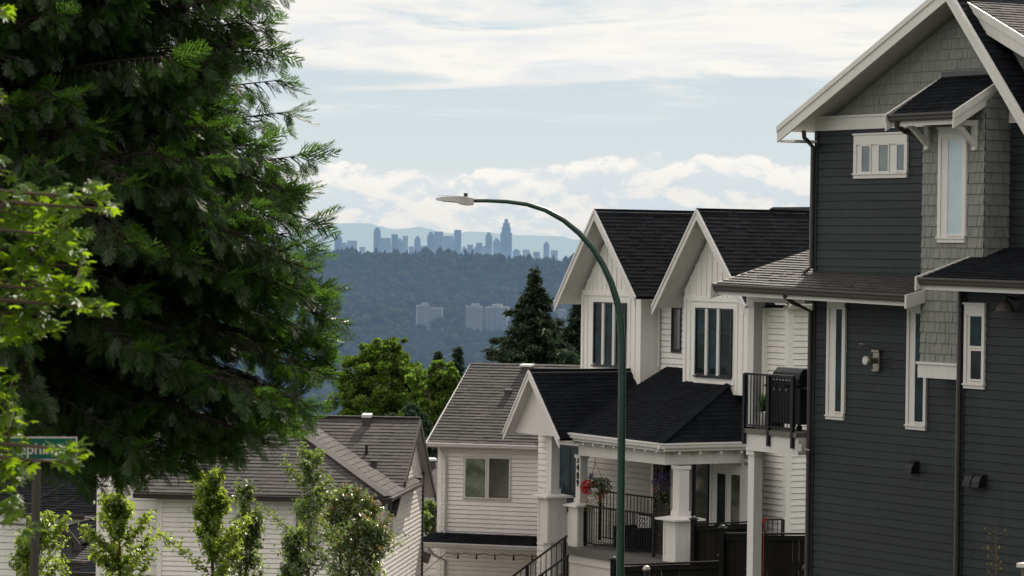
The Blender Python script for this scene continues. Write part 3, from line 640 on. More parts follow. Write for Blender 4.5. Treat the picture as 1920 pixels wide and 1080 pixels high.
# house number down the narrow face of the second column
for ch, y in zip('3489', (862, 877, 892, 906)):
    tc = bpy.data.curves.new('digit', 'FONT'); tc.body = ch; tc.size = .235; tc.extrude = .006; tc.offset = .006; tc.align_x = 'CENTER'; tc.align_y = 'CENTER'
    to = bpy.data.objects.new('tmp', tc); COL.objects.link(to); dg = bpy.context.evaluated_depsgraph_get()
    me = bpy.data.meshes.new_from_object(to.evaluated_get(dg)); bpy.data.objects.remove(to)
    o = bpy.data.objects.new('digit', me); COL.objects.link(o); me.materials.clear(); me.materials.append(M['black_metal'])
    a, z = aB - .11, f.px(1083, y, bc)[1]
    R = Matrix((f.u, Z, f.n)).transposed().to_4x4(); o.parent = wh
    o.matrix_basis = Matrix.Translation(f.P(a, bc + .012, z) - base(wh)) @ R
# floor slab, fascia and base
sa0, sa1 = aB - .42, aC + 1.3
m = MB(); m.box(f, sa0, sa1, -.5, be - .18, zfl - .2, zfl); m.build('porch_floor', M['concrete'], wh)
m = MB(); m.box(f, sa0 + .06, sa1 - .06, -.4, be - .26, zfl - .42, zfl - .2); m.box(f, sa0 + .12, sa1 - .1, -.4, be - .3, GW, zfl - .42); m.box(f, sa0 + .06, sa0 + .2, be - .4, be - .27, GW, zfl - .42)
m.build('porch_base', M['trim'], wh)
# wall behind the porch
ia0 = f.px(1010, 900)[0]; ia1 = f.px(1420, 900)[0]
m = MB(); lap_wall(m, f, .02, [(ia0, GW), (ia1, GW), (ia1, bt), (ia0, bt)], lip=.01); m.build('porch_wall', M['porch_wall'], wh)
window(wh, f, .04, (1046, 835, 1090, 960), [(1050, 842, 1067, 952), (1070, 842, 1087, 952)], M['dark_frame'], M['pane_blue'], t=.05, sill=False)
d0, d1, y0, y1 = f.rect(1227, 862, 1260, 1010, .04); m = MB()
m.box(f, d0 - .12, d0, .04, .09, zfl, y1 + .1); m.box(f, d1, d1 + .12, .04, .09, zfl, y1 + .1); m.box(f, d0, d1, .04, .09, y1, y1 + .1)
m.build('door_frame', M['trim'], wh)
m = MB(); m.box(f, d0, d1, .04, .06, zfl, y1); dr = m.build('door', M['dark_frame'], wh)
m = MB(); m.box(f, d0 + .15, d1 - .15, .061, .07, zfl + 1.1, y1 - .2); m.build('pane', M['pane'], dr)
window(wh, f, .04, (1300, 860, 1330, 1000), [(1304, 866, 1327, 992)], M['dark_frame'], M['pane_deep'], t=.05, sill=False)
window(wh, f, .04, (1333, 858, 1423, 1010), [(1344, 864, 1390, 872), (1396, 864, 1420, 874), (1345, 888, 1361, 985), (1371, 890, 1388, 985)], M['vinyl_frame'], [M['pane_deep'], M['pane_deep'], M['pane'], M['pane_deep']], t=.08, name='french_door', sill=False)
# porch lantern
q = f.W(1240, 868, .25); ln = thing('porch_lantern', 'black wall lantern with an amber candle beside the porch door', 'lantern', q)
fl = Frame(TH, 1, 1, 1); fl.o = q
m = MB(); m.box(fl, -.1, .1, -.1, .1, -.02, .02); m.box(fl, -.13, .13, -.13, .13, .02, .05); m.box(fl, -.08, .08, -.08, .08, -.5, -.46)
for x in (-.09, .07):
    for y in (-.09, .07): m.box(fl, x, x + .02, y, y + .02, -.47, 0)
m.box(fl, -.03, .03, -.22, -.1, -.2, .06); m.build('frame', M['black_metal'], ln)
m = MB(); m.tube([fl.P(0, 0, -.4), fl.P(0, 0, -.12)], .045, 10); m.build('candle', M['lantern_glass'], ln)  # plain amber surface, no emission

# railings
p, q = f.P(aB + .12, bc - .08, zfl + .02), f.P(aC - .42, bc - .08, zfl + .02)
railing('porch_railing', 'black railing across the porch front between the white columns', p, q, 1.05, (0, .42, .8, 1), sp=.11)
p, q = f.P(f.px(1125, 950, .9)[0], .9, zfl + .02), f.P(f.px(1228, 950, .9)[0], .9, zfl + .02)
railing('porch_railing', 'black railing further back on the porch, behind the armchair', p, q, 1.3, (0, 1), sp=.16)
def stair_rail(x0, y0, x1, y1, b, lab):
    p, q = f.W(x0, y0, b), f.W(x1, y1, b); h = 1.0
    railing('stair_railing', lab, p - Z * h, q - Z * h, h, (.0, .45, .97), 'sloping stair railings', sp=.24, low=.1)
stair_rail(930, 1104, 1063, 1005, bA + .25, 'upper of the two sloping black stair railings')
stair_rail(975, 1106, 1066, 1041, bA + .9, 'lower of the two sloping black stair railings')
# steps under the railings
st = thing('front_steps', 'concrete steps climbing to the porch between sloping black railings', 'steps', f.P(aA, 3.2, GW))
for i in range(14):
    a = sa0 - .02 - i * .28; z = zfl - 1.0 - .18 * (i + 1); m = MB(); m.box(f, a - .28, a, be - .2, be + .9, z - .4, z); m.build('step', M['concrete'], st)

# hanging baskets
def basket(x, y, b, size, lab, cols, hang):
    c = f.W(x, y, b); t = thing('hanging_basket', lab, 'flower basket', c)
    m = MB(); m.tube([c - Z * .12 * size, c - Z * .07 * size, c + Z * .04 * size], [.05 * size, .12 * size, .17 * size], 14); m.build('basket', M['trim'] if hang else M['brown_trim'], t, True)
    m = MB(); top = Vector((c.x, c.y, bt))
    for j in range(3):
        an = j * 2.09; m.tube([c + Vector((math.cos(an), math.sin(an), .3)) * .26 * size, c + Z * .62 * size], .006, 5)
    m.tube([c + Z * .62 * size, top], .008, 5); m.build('chain', M['black_metal'], t)
    for (mat, n, cx, cz, r, fs) in cols:
        V = []; Q = []
        for i in range(n):
            d = Vector((rnd.gauss(0, 1), rnd.gauss(0, 1), rnd.gauss(0, 1))).normalized() * r * rnd.random() ** .4
            q = c + f.u * .0 + Vector((cx, 0, cz)) + d; q2 = Vector((rnd.gauss(0, 1), rnd.gauss(0, 1), rnd.gauss(0, 1))).normalized(); u = q2.orthogonal().normalized() * fs; v = q2.cross(u)
            k = len(V); V += [q - u, q - v * .8, q + u, q + v * .8]; Q.append([k, k + 1, k + 2, k + 3])
        np_mesh('flowers' if 'petal' in mat else 'leaves', np.array([tuple(v) for v in V]), np.array(Q), M[mat], t)
    V = []; Q = []
    for i in range(260):                                            # trailing strands
        an = rnd.uniform(0, 6.28); r = .22 * size * rnd.uniform(.6, 1.1); l = rnd.random() ** 1.3 * hang_len
        q = c + Vector((math.cos(an) * r, math.sin(an) * r, -.02 - l)); u = Vector((rnd.uniform(-1, 1), rnd.uniform(-1, 1), rnd.uniform(-1, 1))).normalized() * .022; v = Vector((rnd.uniform(-1, 1), rnd.uniform(-1, 1), rnd.uniform(-1, 1))) * .022
        k = len(V); V += [q - u, q - v, q + u, q + v]; Q.append([k, k + 1, k + 2, k + 3])
    np_mesh('trailing_leaves', np.array([tuple(v) for v in V]), np.array(Q), M['trailing_leaf'], t)
hang_len = .55
basket(1115, 918, bc + .12, 1.1, 'hanging basket of red geraniums beside the house number', [('red_petal', 420, -.18, .06, .20, .026), ('red_petal', 40, .18, -.1, .14, .025), ('pale_leaf', 420, .2, .1, .24, .03), ('purple_petal', 70, -.08, .3, .14, .025), ('pot_leaf', 160, 0, .06, .24, .035)], True)
hang_len = 1.5
basket(1240, 912, bc - .55, .95, 'hanging basket of purple flowers with long trailing vines', [('purple_petal', 230, 0, .12, .26, .03), ('pale_leaf', 120, 0, .0, .22, .03), ('red_petal', 16, -.2, .0, .12, .02)], False)
# porch armchair with patterned cushion, sofa under a cover
q = f.W(1190, 1046, 1.6); q.z = zfl
ch = thing('wicker_armchair', 'black wicker armchair with black and white patterned cushion on the porch', 'armchair', q)
fc = Frame(TH, 1, 1, 1); fc.o = q
m = MB(); m.box(fc, -.4, .4, -.35, .35, .08, .38); m.build('seat', M['wicker'], ch, bevel=.02)
m = MB(); m.box(fc, -.4, .4, -.45, -.35, .08, .92); m.build('backrest', M['wicker'], ch, bevel=.02)
for s in (-.48, .4):
    m = MB(); m.box(fc, s, s + .08, -.4, .35, .08, .62); m.build('armrest', M['wicker'], ch, bevel=.02)
cu = thing('cushion', 'square cushion with small black and white checks on the armchair', 'cushion', q + Z * .4)
m = MB(); m.box(fc, -.26, .26, -.33, -.22, .4, .88); c0 = m.build('cover', M['cushion'], cu, bevel=.02)
m = MB()
for i in range(7):
    for j in range(7):
        if (i + j) % 2 == 0: x = -.24 + i * .069; z = .42 + j * .063; m.box(fc, x, x + .05, -.219, -.214, z, z + .045)
m.build('check_pattern', M['wicker'], cu)
q = f.W(1375, 1030, 1.4); q.z = zfl
so = thing('garden_sofa', 'dark rounded covered garden sofa in front of the french doors', 'sofa', q)
fc.o = q; m = MB(); prof = [(-.45, 0), (-.45, .7), (-.35, .9), (-.1, .96), (.15, .8), (.4, .55), (.45, .3), (.45, 0)]
m.prism([fc.P(-.9, x, z) for x, z in prof], fc.u * 1.8); m.build('cover', M['wicker'], so, bevel=.03)
m = MB(); m.box(fc, -.8, .8, -.3, .3, -.02, .03); m.build('plinth', M['wicker'], so)

# ------------------------------------------------------------------ fences in front of the white house
def fence(lab, x0, y0, x1, y1, Y0, Y1, hgt=1.8, cap=True, posts=(0, 1), boards=.14):
    A, B = atY(x0, y0, Y0), atY(x1, y1, Y1); r = thing('wooden_fence', lab, 'fence', A - Z * hgt, 'dark stained fences below the porch')
    d = B - A; L = d.length; nx = d.cross(Z).normalized(); n = int(L / boards)
    m = MB()
    for i in range(n):
        p = A + d * (i / n) + d.normalized() * .004; q = A + d * ((i + 1) / n) - d.normalized() * .004; j = nx * rnd.uniform(-.006, .006)
        m.hexa([p - Z * hgt + j, q - Z * hgt + j, q - Z * hgt - nx * .02 + j, p - Z * hgt - nx * .02 + j, p - Z * .06 + j, q - Z * .06 + j, q - Z * .06 - nx * .02 + j, p - Z * .06 - nx * .02 + j])
    m.build('boards', M['fence_wood'], r)
    m = MB(); m.bar(A - Z * .02, B - Z * .02, .14, .04); m.bar(A - Z * .12 + nx * .03, B - Z * .12 + nx * .03, .03, .09); m.build('top_rail', M['fence_wood'], r)
    for t in posts:
        c = A + d * t; m = MB(); m.bar(c - Z * hgt + nx * .06, c + Z * .1 + nx * .06, .11, .11, up=nx); m.build('post', M['fence_wood'], r)
        if cap: m = MB(); k = c + Z * .1 + nx * .06; m.bar(k, k + Z * .03, .17, .17, up=nx); m.tube([k + Z * .03, k + Z * .06, k + Z * .09], [.08, .06, .01], 8); m.build('post_cap', M['black_metal'], r)
fence('low dark fence panel below the corner column', 1150, 1058, 1355, 1051, 74, 73, posts=(0.01, 1))
fence('dark brown fence with boards behind the white balcony post', 1357, 999, 1522, 999, 72, 71, 2.6, posts=(0.0,))
fence('black screen panel beside the covered garden sofa', 1304, 982, 1400, 977, 77, 76, 2.2, posts=(0, ))
for x, y, lab in ((1212, 1070, 'rounded dark post cap with a bright rim at the bottom edge'), (1408, 1070, 'flat black post cap in front of the balcony post'), (1513, 1068, 'flat black post cap beside the corner of the charcoal house')):
    c = atY(x, y, 66 if x != 1212 else 70); r = thing('fence_post', lab, 'post', c - Z * 2, 'capped posts along the bottom edge')
    m = MB(); m.tube([c - Z * 2, c], .06, 4); m.build('shaft', M['black_metal'], r)
    m = MB(); m.tube([c, c + Z * .04, c + Z * .09, c + Z * .11], [.10, .10, .07, .02] if x != 1212 else [.08, .09, .06, .02], 8); m.build('cap', M['black_metal'] if x != 1212 else M['steel'], r)
# red marker stake
a = atY(1432, 975, 70); r = thing('marker_stake', 'thin red stake with a red tip in front of the brown fence', 'stake', a - Z * 1.6)
m = MB(); m.tube([a - Z * 1.6, a], .006, 6); m.build('rod', M['red_plastic'], r); m = MB(); m.box(Frame(0, 1432, 975, 70), -.03, .03, -.01, .01, a.z - .05, a.z + .05); m.build('tip', M['red_plastic'], r)
railing('side_railing', 'short black railing at the side of the white house behind the balcony post', atY(1430, 1030, 78), atY(1467, 1030, 77.4), .7, (0, 1), sp=.15)

# ================================================================== beige gabled house in the middle
fm = Frame(17, 802, 829, 92.0); GM = -13.2
mh = thing('beige_house', 'cream vinyl sided house with brown shingle roof and sliding window', 'house', fm.P(4, -4, GM))
g0, g1 = fm.W(802, 829, 0), fm.W(1120, 840, 0); gz = g0.z
g1 = fm.P(fm.loc(g1)[0], 0, gz)
dpt = 3.9; ridge0 = fm.W(885, 680, -dpt); rz = ridge0.z; ra = fm.loc(ridge0)[0]; print('mid ridge a', ra, 'rise', rz - gz)
R0, R1 = fm.P(0, -dpt, rz), fm.P(fm.loc(g1)[0] + 1, -dpt, rz)
roof(mh, [g0, g1 + fm.u, R1, R0], M['brown_roof'], expo=.16, lip=.02)
roof(mh, [R1, R1 + (R1 - g1 - fm.u) * 0 - fm.n * dpt - Z * (rz - gz), g0 - fm.n * dpt * 2, R0], M['brown_roof'])
gutter(mh, g0, g1, fm.n, M['trim'], h=.11, fascia=.03)
m = MB(); m.prism([g0 - Z * .0 + fm.n * .12, R0 - Z * .02, R0 - Z * .25, g0 - Z * .22 + fm.n * .12], -fm.u * .03); m.build('verge_board', M['trim'], mh)
wb = -.4; a0 = fm.px(822, 900, wb)[0]; a1 = fm.loc(g1)[0]; lz0 = fm.px(900, 1003, wb)[1]
m = MB(); lap_wall(m, fm, wb, [(a0, lz0 - .4), (a1, lz0 - .4), (a1, gz - .12), (a0, gz - .12)], expo=.122, lip=.022)
m.poly([fm.P(a0, wb, GM), fm.P(a0, wb - 7, GM), fm.P(a0, wb - 7, gz), fm.P(a0, wb - 3.5, gz + (rz - gz) * .9), fm.P(a0, wb, gz)])
lap_wall(m, fm, wb - .0, [(a0, GM), (a1, GM), (a1, lz0 - .4), (a0, lz0 - .4)], expo=.122, lip=.022)
m.box(fm, a0 - .02, a0 + .1, wb - .05, wb + .025, GM, gz - .1); m.build('wall', M['cream'], mh)
m = MB(); m.box(fm, -.02, a1, wb, -.02, gz - .14, gz - .1); m.build('soffit', M['trim'], mh)
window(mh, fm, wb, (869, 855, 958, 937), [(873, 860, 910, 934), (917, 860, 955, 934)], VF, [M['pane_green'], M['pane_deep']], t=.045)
# skirt roof above the garage
k0, k1 = fm.W(771, 1015, .9), fm.W(1013, 1019, .9); k0 = fm.P(fm.loc(k0)[0], .9, k0.z); k1 = fm.P(fm.loc(k1)[0] + 1, .9, k0.z)
kt = fm.px(900, 1001, wb)[1]
roof(mh, [k0, k1, fm.P(fm.loc(k1)[0], wb, kt), fm.P(a0, wb, kt)], M['black_roof'], 'skirt_roof')
gutter(mh, k0, k1, fm.n, M['trim'], h=.12, fascia=.05)
downspout(mh, [fm.P(a0 + .1, -.05, gz - .1), fm.P(a0 + .16, -.25, gz - .3), fm.P(a0 + .22, wb + .07, gz - .5), fm.P(a0 + .22, wb + .07, kt)], M['trim'], .045)
downspout(mh, [fm.P(a0 + .05, .8, k0.z - .1), fm.P(a0 + .1, .3, k0.z - .4), fm.P(a0 + .22, wb + .07, k0.z - .6), fm.P(a0 + .22, wb + .07, GM)], M['trim'], .045)
def on_roof(p0, nrm, x, y): return hit(x, y, p0, nrm)
pp, pn = plane_of(g0, g1, R0)
def box_vent(name, root_lab, c, fr, up, w=.3, h=.16, mat='gutter', group='roof vents on the shingle roofs'):
    t = thing(name, root_lab, 'roof vent', c, group); v = Frame(0, 1, 1, 1); v.u, v.n, v.o = fr.u, fr.n, c
    m = MB(); m.box(v, -w * .4, w * .4, -w * .4, w * .4, -.15, h * .7); m.build('neck', M['gutter'], t)
    m = MB(); m.prism([v.P(-w / 2, w / 2, h * .7), v.P(-w / 2, -w / 2, h * .85), v.P(-w / 2, -w / 2, h * 1.15), v.P(-w / 2, w / 2, h)], v.u * w); m.build('hood', M[mat], t, bevel=.006)
box_vent('roof_vent', 'small dark vent halfway down the cream house roof', on_roof(pp, pn, 953, 741), fm, pn, .22, .16, 'gutter')
box_vent('roof_vent', 'wide pale vent at the ridge left of the entrance gable', on_roof(pp, pn, 988, 697), fm, pn, .36, .2, 'vent_metal')
# string lights
A, B = fm.W(838, 1036, .7), fm.W(1012, 1041, .7)
sl = thing('string_lights', 'black string of bulbs hung under the garage eave of the cream house', 'string lights', A)
m = MB(); pts = [A + (B - A) * (i / 20) - Z * .05 * math.sin(math.pi * (i * 5 % 20) / 20) for i in range(21)]; m.tube(pts, .009, 5); m.build('cable', M['black_metal'], sl)
for i in range(1, 6):
    c = A + (B - A) * ((i - .4) / 5); m = MB(); m.tube([c, c - Z * .09], .018, 6); m.tube([c - Z * .09, c - Z * .13, c - Z * .17], [.02, .035, .012], 8); m.build('bulb', M['black_metal'], sl)
C = fm.W(782, 1084, 1.5); m = MB(); m.tube([A, C], .009, 5); m.build('cable', M['black_metal'], sl)

# ================================================================== beige house on the left
fL = Frame(6.35, 728, 933, 81.5); T = .52; GL = -13.0
E = fL.W(728, 933, 0); ez = E.z
lh = thing('left_house', 'long cream house with brown hipped shingle roof behind the young trees', 'house', fL.P(-4, -4, GL))
P = lambda a, c, h: fL.P(a, -c, ez + h)
W_ = 6.4
roof(lh, [P(-W_, 0, 0), P(0, 0, 0), P(-4.2, 4.2, 4.2 * T), P(-W_ + 1.5, 4.2, 4.2 * T)], M['brown_roof'], expo=.165, lip=.016)
roof(lh, [P(0, 0, 0), P(0, 6.0, 0), P(-4.2, 6.0, 4.2 * T), P(-4.2, 4.2, 4.2 * T)], M['brown_roof'], expo=.2, lip=.014)
roof(lh, [P(-W_ , 8.4, 0), P(-W_, 0, 0), P(-W_ + 2.2, 4.2, 4.2 * T)], M['brown_roof'])
# rear wing with its own ridge
c0, hz = 2.95, .0
rw = fL.W(765, 784, -5.9); arr, _, hr = fL.loc(rw); hr -= ez; print('rear ridge a', arr, 'h', hr)
RA, RH = -.05, hr; cr = 5.9
roof(lh, [P(-7.5, cr - 4.2, RH - 4.2 * T), P(RA, cr - 4.2, RH - 4.2 * T), P(RA, cr, RH), P(-7.5, cr, RH)], M['brown_roof'], 'rear_roof', expo=.165, lip=.016)
roof(lh, [P(RA, cr + 3.2, RH - 3.2 * .7), P(-7.5, cr + 3.2, RH - 3.2 * .7), P(-7.5, cr, RH), P(RA, cr, RH)], M['brown_roof'], 'rear_roof', expo=.2)
m = MB()
for (A, B) in ((P(RA, cr, RH), P(RA, cr - 2.8, RH - 2.8 * T)), (P(RA, cr, RH), P(RA, cr + 3.2, RH - 3.2 * .7))):
    m.prism([A - Z * .02, B - Z * .02, B - Z * .22, A - Z * .22], fL.u * .03)
m.build('verge_board', M['brown_trim'], lh)
aw = -.25
m = MB()                                                        # sunlit side wall and its gable
side_wall(m, fL, aw, [(.42, GL), (7.8, GL), (7.8, ez + RH - 1.9 * .7 - .3), (cr, ez + RH - .16), (cr - 3.2, ez + RH - 3.2 * T - .16), (.42, ez - .1)], expo=.118, lip=.02)
m.build('side_wall', M['cream'], lh)
m = MB(); lap_wall(m, fL, -.5, [(-W_ + .62, GL), (aw, GL), (aw, ez - .1), (-W_ + .62, ez - .1)], expo=.122, lip=.022)
m.box(fL, -W_ + .5, -W_ + .62, -.55, -.47, GL, ez - .1); m.box(fL, aw - .1, aw + .02, -.6, -.47, GL, ez - .1)
m.build('wall', M['cream'], lh); m = MB(); m.box(fL, -W_ + .4, -1, -7.5, -7.4, GL, ez); m.build('rear_wall', M['cream'], lh)
al = fL.px(181, 1000, -1.1)[0]
m = MB(); lap_wall(m, fL, -1.1, [(al + .1, GL), (-W_ + .6, GL), (-W_ + .6, ez + .35), (al + .1, ez + .35)], expo=.235); m.box(fL, al, al + .1, -1.15, -1.07, GL, ez + .4)
m.box(fL, fL.px(213, 1000, -1.1)[0], fL.px(213, 1000, -1.1)[0] + .04, -1.1, -1.07, ez - .4, ez + .35); m.poly([fL.P(al, -1.1, GL), fL.P(al, -7, GL), fL.P(al, -7, ez + .4), fL.P(al, -1.1, ez + .4)]); m.build('recessed_wall', M['cream'], lh)
gutter(lh, P(-W_, 0, -.01), P(.02, 0, -.01), fL.n, M['gutter'], h=.12, fascia=.02, fm=M['brown_trim'])
gutter(lh, P(0, 0, -.0), P(0, 5.4, -.0), fL.u, M['gutter'], h=.1, fascia=.02, fm=M['brown_trim'])
m = MB(); m.box(fL, -W_, -.01, -.5, -.02, ez - .14, ez - .11); m.box(fL, -.25, -.02, -6, -.5, ez - .14, ez - .11); m.box(fL, -.25, -.0, -6.3, -5.9, ez - .15, ez + .1); m.build('soffit', M['brown_trim'], lh)
m = MB(); m.box(fL, -.32, -.2, -7.95, -7.78, GL, ez + .1); m.build('corner_board', M['brown_trim'], lh)
m = MB(); m.bar(P(0, 0, .03), P(-4.2, 4.2, 4.2 * T + .03), .26, .03); m.bar(P(RA, cr, RH + .02), P(-7.5, cr, RH + .02), .2, .03); m.build('hip_cap', M['brown_roof'], lh)
downspout(lh, [P(-.1, .05, -.12), P(-.18, .2, -.25), P(-.40, .42, -.4), P(-.44, .43, -.6), P(-.44, .43, -4)], M['gutter'], .045)
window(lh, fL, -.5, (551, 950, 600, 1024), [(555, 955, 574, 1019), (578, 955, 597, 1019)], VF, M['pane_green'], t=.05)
z0_, z1_ = ez - 1.0, ez - .2                                       # narrow side window
m = MB(); 
fS = Frame(0, 1, 1, 1); fS.o, fS.u, fS.n = fL.P(aw, 0, 0), -fL.n, fL.u
m.box(fS, 1.1, 2.2, .02, .06, z0_ - .06, z1_ + .06); w = m.build('window', VF, lh); m = MB(); m.box(fS, 1.16, 2.14, .06, .066, z0_, z1_); m.build('pane', M['pane_green'], w)
pp, pn = plane_of(P(-7.5, cr - 4.2, RH - 4.2 * T), P(RA, cr - 4.2, RH - 4.2 * T), P(RA, cr, RH))
box_vent('roof_vent', 'square pale topped vent near the ridge of the left house', on_roof(pp, pn, 688, 796), fL, pn, .26, .26, 'vent_metal')
box_vent('roof_vent', 'low dark vent nearest the valley of the left house roof', on_roof(pp, pn, 701, 874), fL, pn, .2, .15, 'gutter')
c = on_roof(pp, pn, 687, 851); t = thing('vent_pipe', 'black upright vent pipe on the brown roof of the left house', 'vent pipe', c)
m = MB(); m.tube([c - Z * .1, c + Z * .24], .034, 10); m.build('pipe', M['black_metal'], t); m = MB(); m.tube([c - Z * .05, c + Z * .05], [.09, .045], 10); m.build('collar', M['black_metal'], t)
# ================================================================== further houses
def slab_house(root, wall_m, roof_m, quads, walls, trims=()):
    for i, (pts, expo) in enumerate(quads): roof(root, [atY(*p) for p in pts], roof_m if not isinstance(roof_m, list) else roof_m[i], expo=expo, thick=.12, under=M['brown_trim'])
# dark roofed house at far left
fb_ = Frame(10, 182, 965, 98); GB = -14
bh = thing('black_roofed_house', 'white house with broad black roof and brown framed window at far left', 'house', fb_.P(-3, -3, GB))
e = fb_.W(182, 966, .5); zE = e.z; aE = 1.2; a00 = fb_.px(38, 960, .5)[0]
roof(bh, [fb_.P(a00, .5, zE), fb_.P(aE, .5, zE), fb_.P(aE, -4, zE + 2.6), fb_.P(a00 + 2.6, -4, zE + 2.6)], M['black_roof'])
gutter(bh, fb_.P(a00, .5, zE), fb_.P(aE, .5, zE), fb_.n, M['gutter'], h=.13, fascia=.02, fm=M['brown_trim'])
zu = fb_.px(20, 942, -.6)[1]; a01 = fb_.px(-40, 940, -.6)[0]
roof(bh, [fb_.P(a01, -.6, zu), fb_.P(fb_.px(60, 940, -.6)[0] + 2, -.6, zu), fb_.P(aE, -4, zu + 2), fb_.P(a01, -4, zu + 2)], M['black_roof'])
gutter(bh, fb_.P(a01, -.6, zu), fb_.P(a00 + .3, -.6, zu), fb_.n, M['gutter'], h=.12, fascia=.02, fm=M['brown_trim'])
m = MB(); lap_wall(m, fb_, 0, [(a00 + .4, GB), (aE, GB), (aE, zE - .1), (a00 + .4, zE - .1)], expo=.2); m.build('wall', M['white'], bh); m = MB(); lap_wall(m, fb_, -1.0, [(a01, GB), (aE, GB), (aE, zu - .1), (a01, zu - .1)], expo=.2); m.build('rear_wall', M['white'], bh)
window(bh, fb_, .02, (76, 962, 117, 1030), [(88, 973, 109, 1020)], M['brown_trim'], M['pane_light'], t=.12, sill=False)
m = MB(); a_ = fb_.px(50, 1000)[0]; m.box(fb_, a_, a_ + .12, 0, .05, GB, zE - .1); m.build('corner_board', M['brown_trim'], bh)
# entry gable in front of it
fe = Frame(10, 125, 1000, 93)
eh = thing('grey_gabled_entry', 'small grey gabled entry with brown roof strip left of the cream house', 'porch', fe.P(0, 0, GB))
lp, pk, rp = fe.px(92, 1026, .3), fe.px(125, 986, .3), fe.px(152, 1020, .3)
gable_roof(eh, fe, lp, pk, rp, .3, 3.0, M['black_roof'], fas=.18, fm=M['brown_trim'], under=M['brown_trim'])
m = MB(); m.prism([fe.P(lp[0] + .25, 0, GB), fe.P(rp[0] - .1, 0, GB), fe.P(rp[0] - .1, 0, rp[1] - .1), fe.P(pk[0], 0, pk[1] - .2), fe.P(lp[0] + .25, 0, lp[1] + .05)], -fe.n * .3); m.box(fe, pk[0] - .08, pk[0] + .08, 0, .04, GB, pk[1] - .2); m.build('wall', surf('grey_board', (.11, .11, .105), .7, .1, 2, 40, .1), eh)
q = [fe.W(129, 1052, .9), fe.W(200, 1056, .9), fe.W(200, 971, -3), fe.W(160, 971, -3)]
roof(eh, [q[0], q[1], fe.P(fe.loc(q[1])[0], -3, q[3].z), q[3]], M['brown_roof'], 'side_roof', expo=.2, lip=.024, under=M['brown_trim'])
gutter(eh, q[0], q[1], fe.n, M['gutter'], h=.12, fascia=.02, fm=M['brown_trim'])
m = MB(); lap_wall(m, fe, .4, [(fe.loc(q[0])[0] + .3, GB), (fe.loc(q[1])[0], GB), (fe.loc(q[1])[0], q[0].z), (fe.loc(q[0])[0] + .3, q[0].z)], expo=.2); m.build('wall', M['cream'], eh)
q = [fe.W(128, 1071, 2.2), fe.W(215, 1074, 2.2), fe.W(215, 1046, .9), fe.W(185, 1046, .9)]
roof(eh, q, M['black_roof'], 'lower_roof', under=M['brown_trim']); gutter(eh, q[0], q[1], fe.n, M['gutter'], h=.12, fascia=.02, fm=M['brown_trim'])
# house between the two cream houses
fg = Frame(-12, 800, 900, 125); GG = -17
gh = thing('brown_roofed_house', 'distant house with light brown shingle roofs between the two cream houses', 'house', fg.P(0, -3, GG))
q = [fg.W(735, 960, 0), fg.W(850, 944, 0), fg.W(850, 862, -6), fg.W(760, 870, -6)]
roof(gh, q, M['brown_roof'], expo=.3)
q = [fg.W(735, 924, 1.6), fg.W(812, 918, 1.6), fg.W(768, 902, -1), fg.W(735, 902, -1)]
roof(gh, q, M['brown_roof'], expo=.3, under=M['brown_trim']); gutter(gh, q[0], q[1], fg.n, M['gutter'], h=.16, fascia=.02, fm=M['brown_trim'])
a0_, a1_ = fg.px(740, 980, .9)[0], fg.px(784, 980, .9)[0]
m = MB(); lap_wall(m, fg, .9, [(a0_, GG), (a1_, GG), (a1_, q[0].z - .1), (a0_, q[0].z - .1)], expo=.2); m.build('wall', M['cream'], gh)
m = MB(); c1, c2 = fg.W(785, 929, .6), fg.W(814, 945, .6); m.bar(c1, c2, .1, .2); m.build('verge_board', M['trim'], gh)
m = MB(); lap_wall(m, fg, .0, [(a1_ - .1, GG), (a1_ + 4, GG), (a1_ + 4, q[0].z - .6), (a1_ - .1, q[0].z - .6)], expo=.2); m.build('wall', M['brown_trim'], gh)
c = fg.W(806, 872, -5.3); box_vent('roof_vent', 'pair of bright vents on the distant light brown roof', c, fg, Z, .5, .25, 'vent_metal')
# low roofs at the foot of the gap
fr_ = Frame(-20, 800, 1030, 100); GR = -15.5
rh = thing('low_garage', 'low brown roofed garage seen between the two cream houses', 'garage', fr_.P(0, -2, GR))
q = [fr_.W(764, 1026, .0), fr_.W(806, 1046, .0), fr_.W(812, 1010, -3), fr_.W(764, 1001, -3)]
roof(rh, q, M['brown_roof'], expo=.25, under=M['brown_trim'])
q = [fr_.W(800, 1056, -.5), fr_.W(830, 1056, -.5), fr_.W(830, 1006, -4), fr_.W(800, 1006, -4)]
roof(rh, q, M['lit_roof'], expo=.25, under=M['brown_trim'])
q = [fr_.W(735, 1000, -3.3), fr_.W(800, 1000, -3.3), fr_.W(775, 988, -5), fr_.W(735, 988, -5)]
roof(rh, [fr_.W(735, 1016, -3.1), fr_.W(800, 1008, -3.1), fr_.W(790, 990, -6), fr_.W(735, 988, -6)], M['lit_roof'], expo=.25, under=M['brown_trim'])
m = MB(); m.bar(fr_.W(756, 1028, .1), fr_.W(805, 1048, .1), .08, .32); m.build('fascia_board', M['brown_trim'], rh)
m = MB(); lap_wall(m, fr_, -.4, [(-1.4, GR), (.8, GR), (.8, fr_.px(800, 1050)[1]), (-1.4, fr_.px(780, 1040)[1])], expo=.2); m.build('wall', M['cream'], rh)

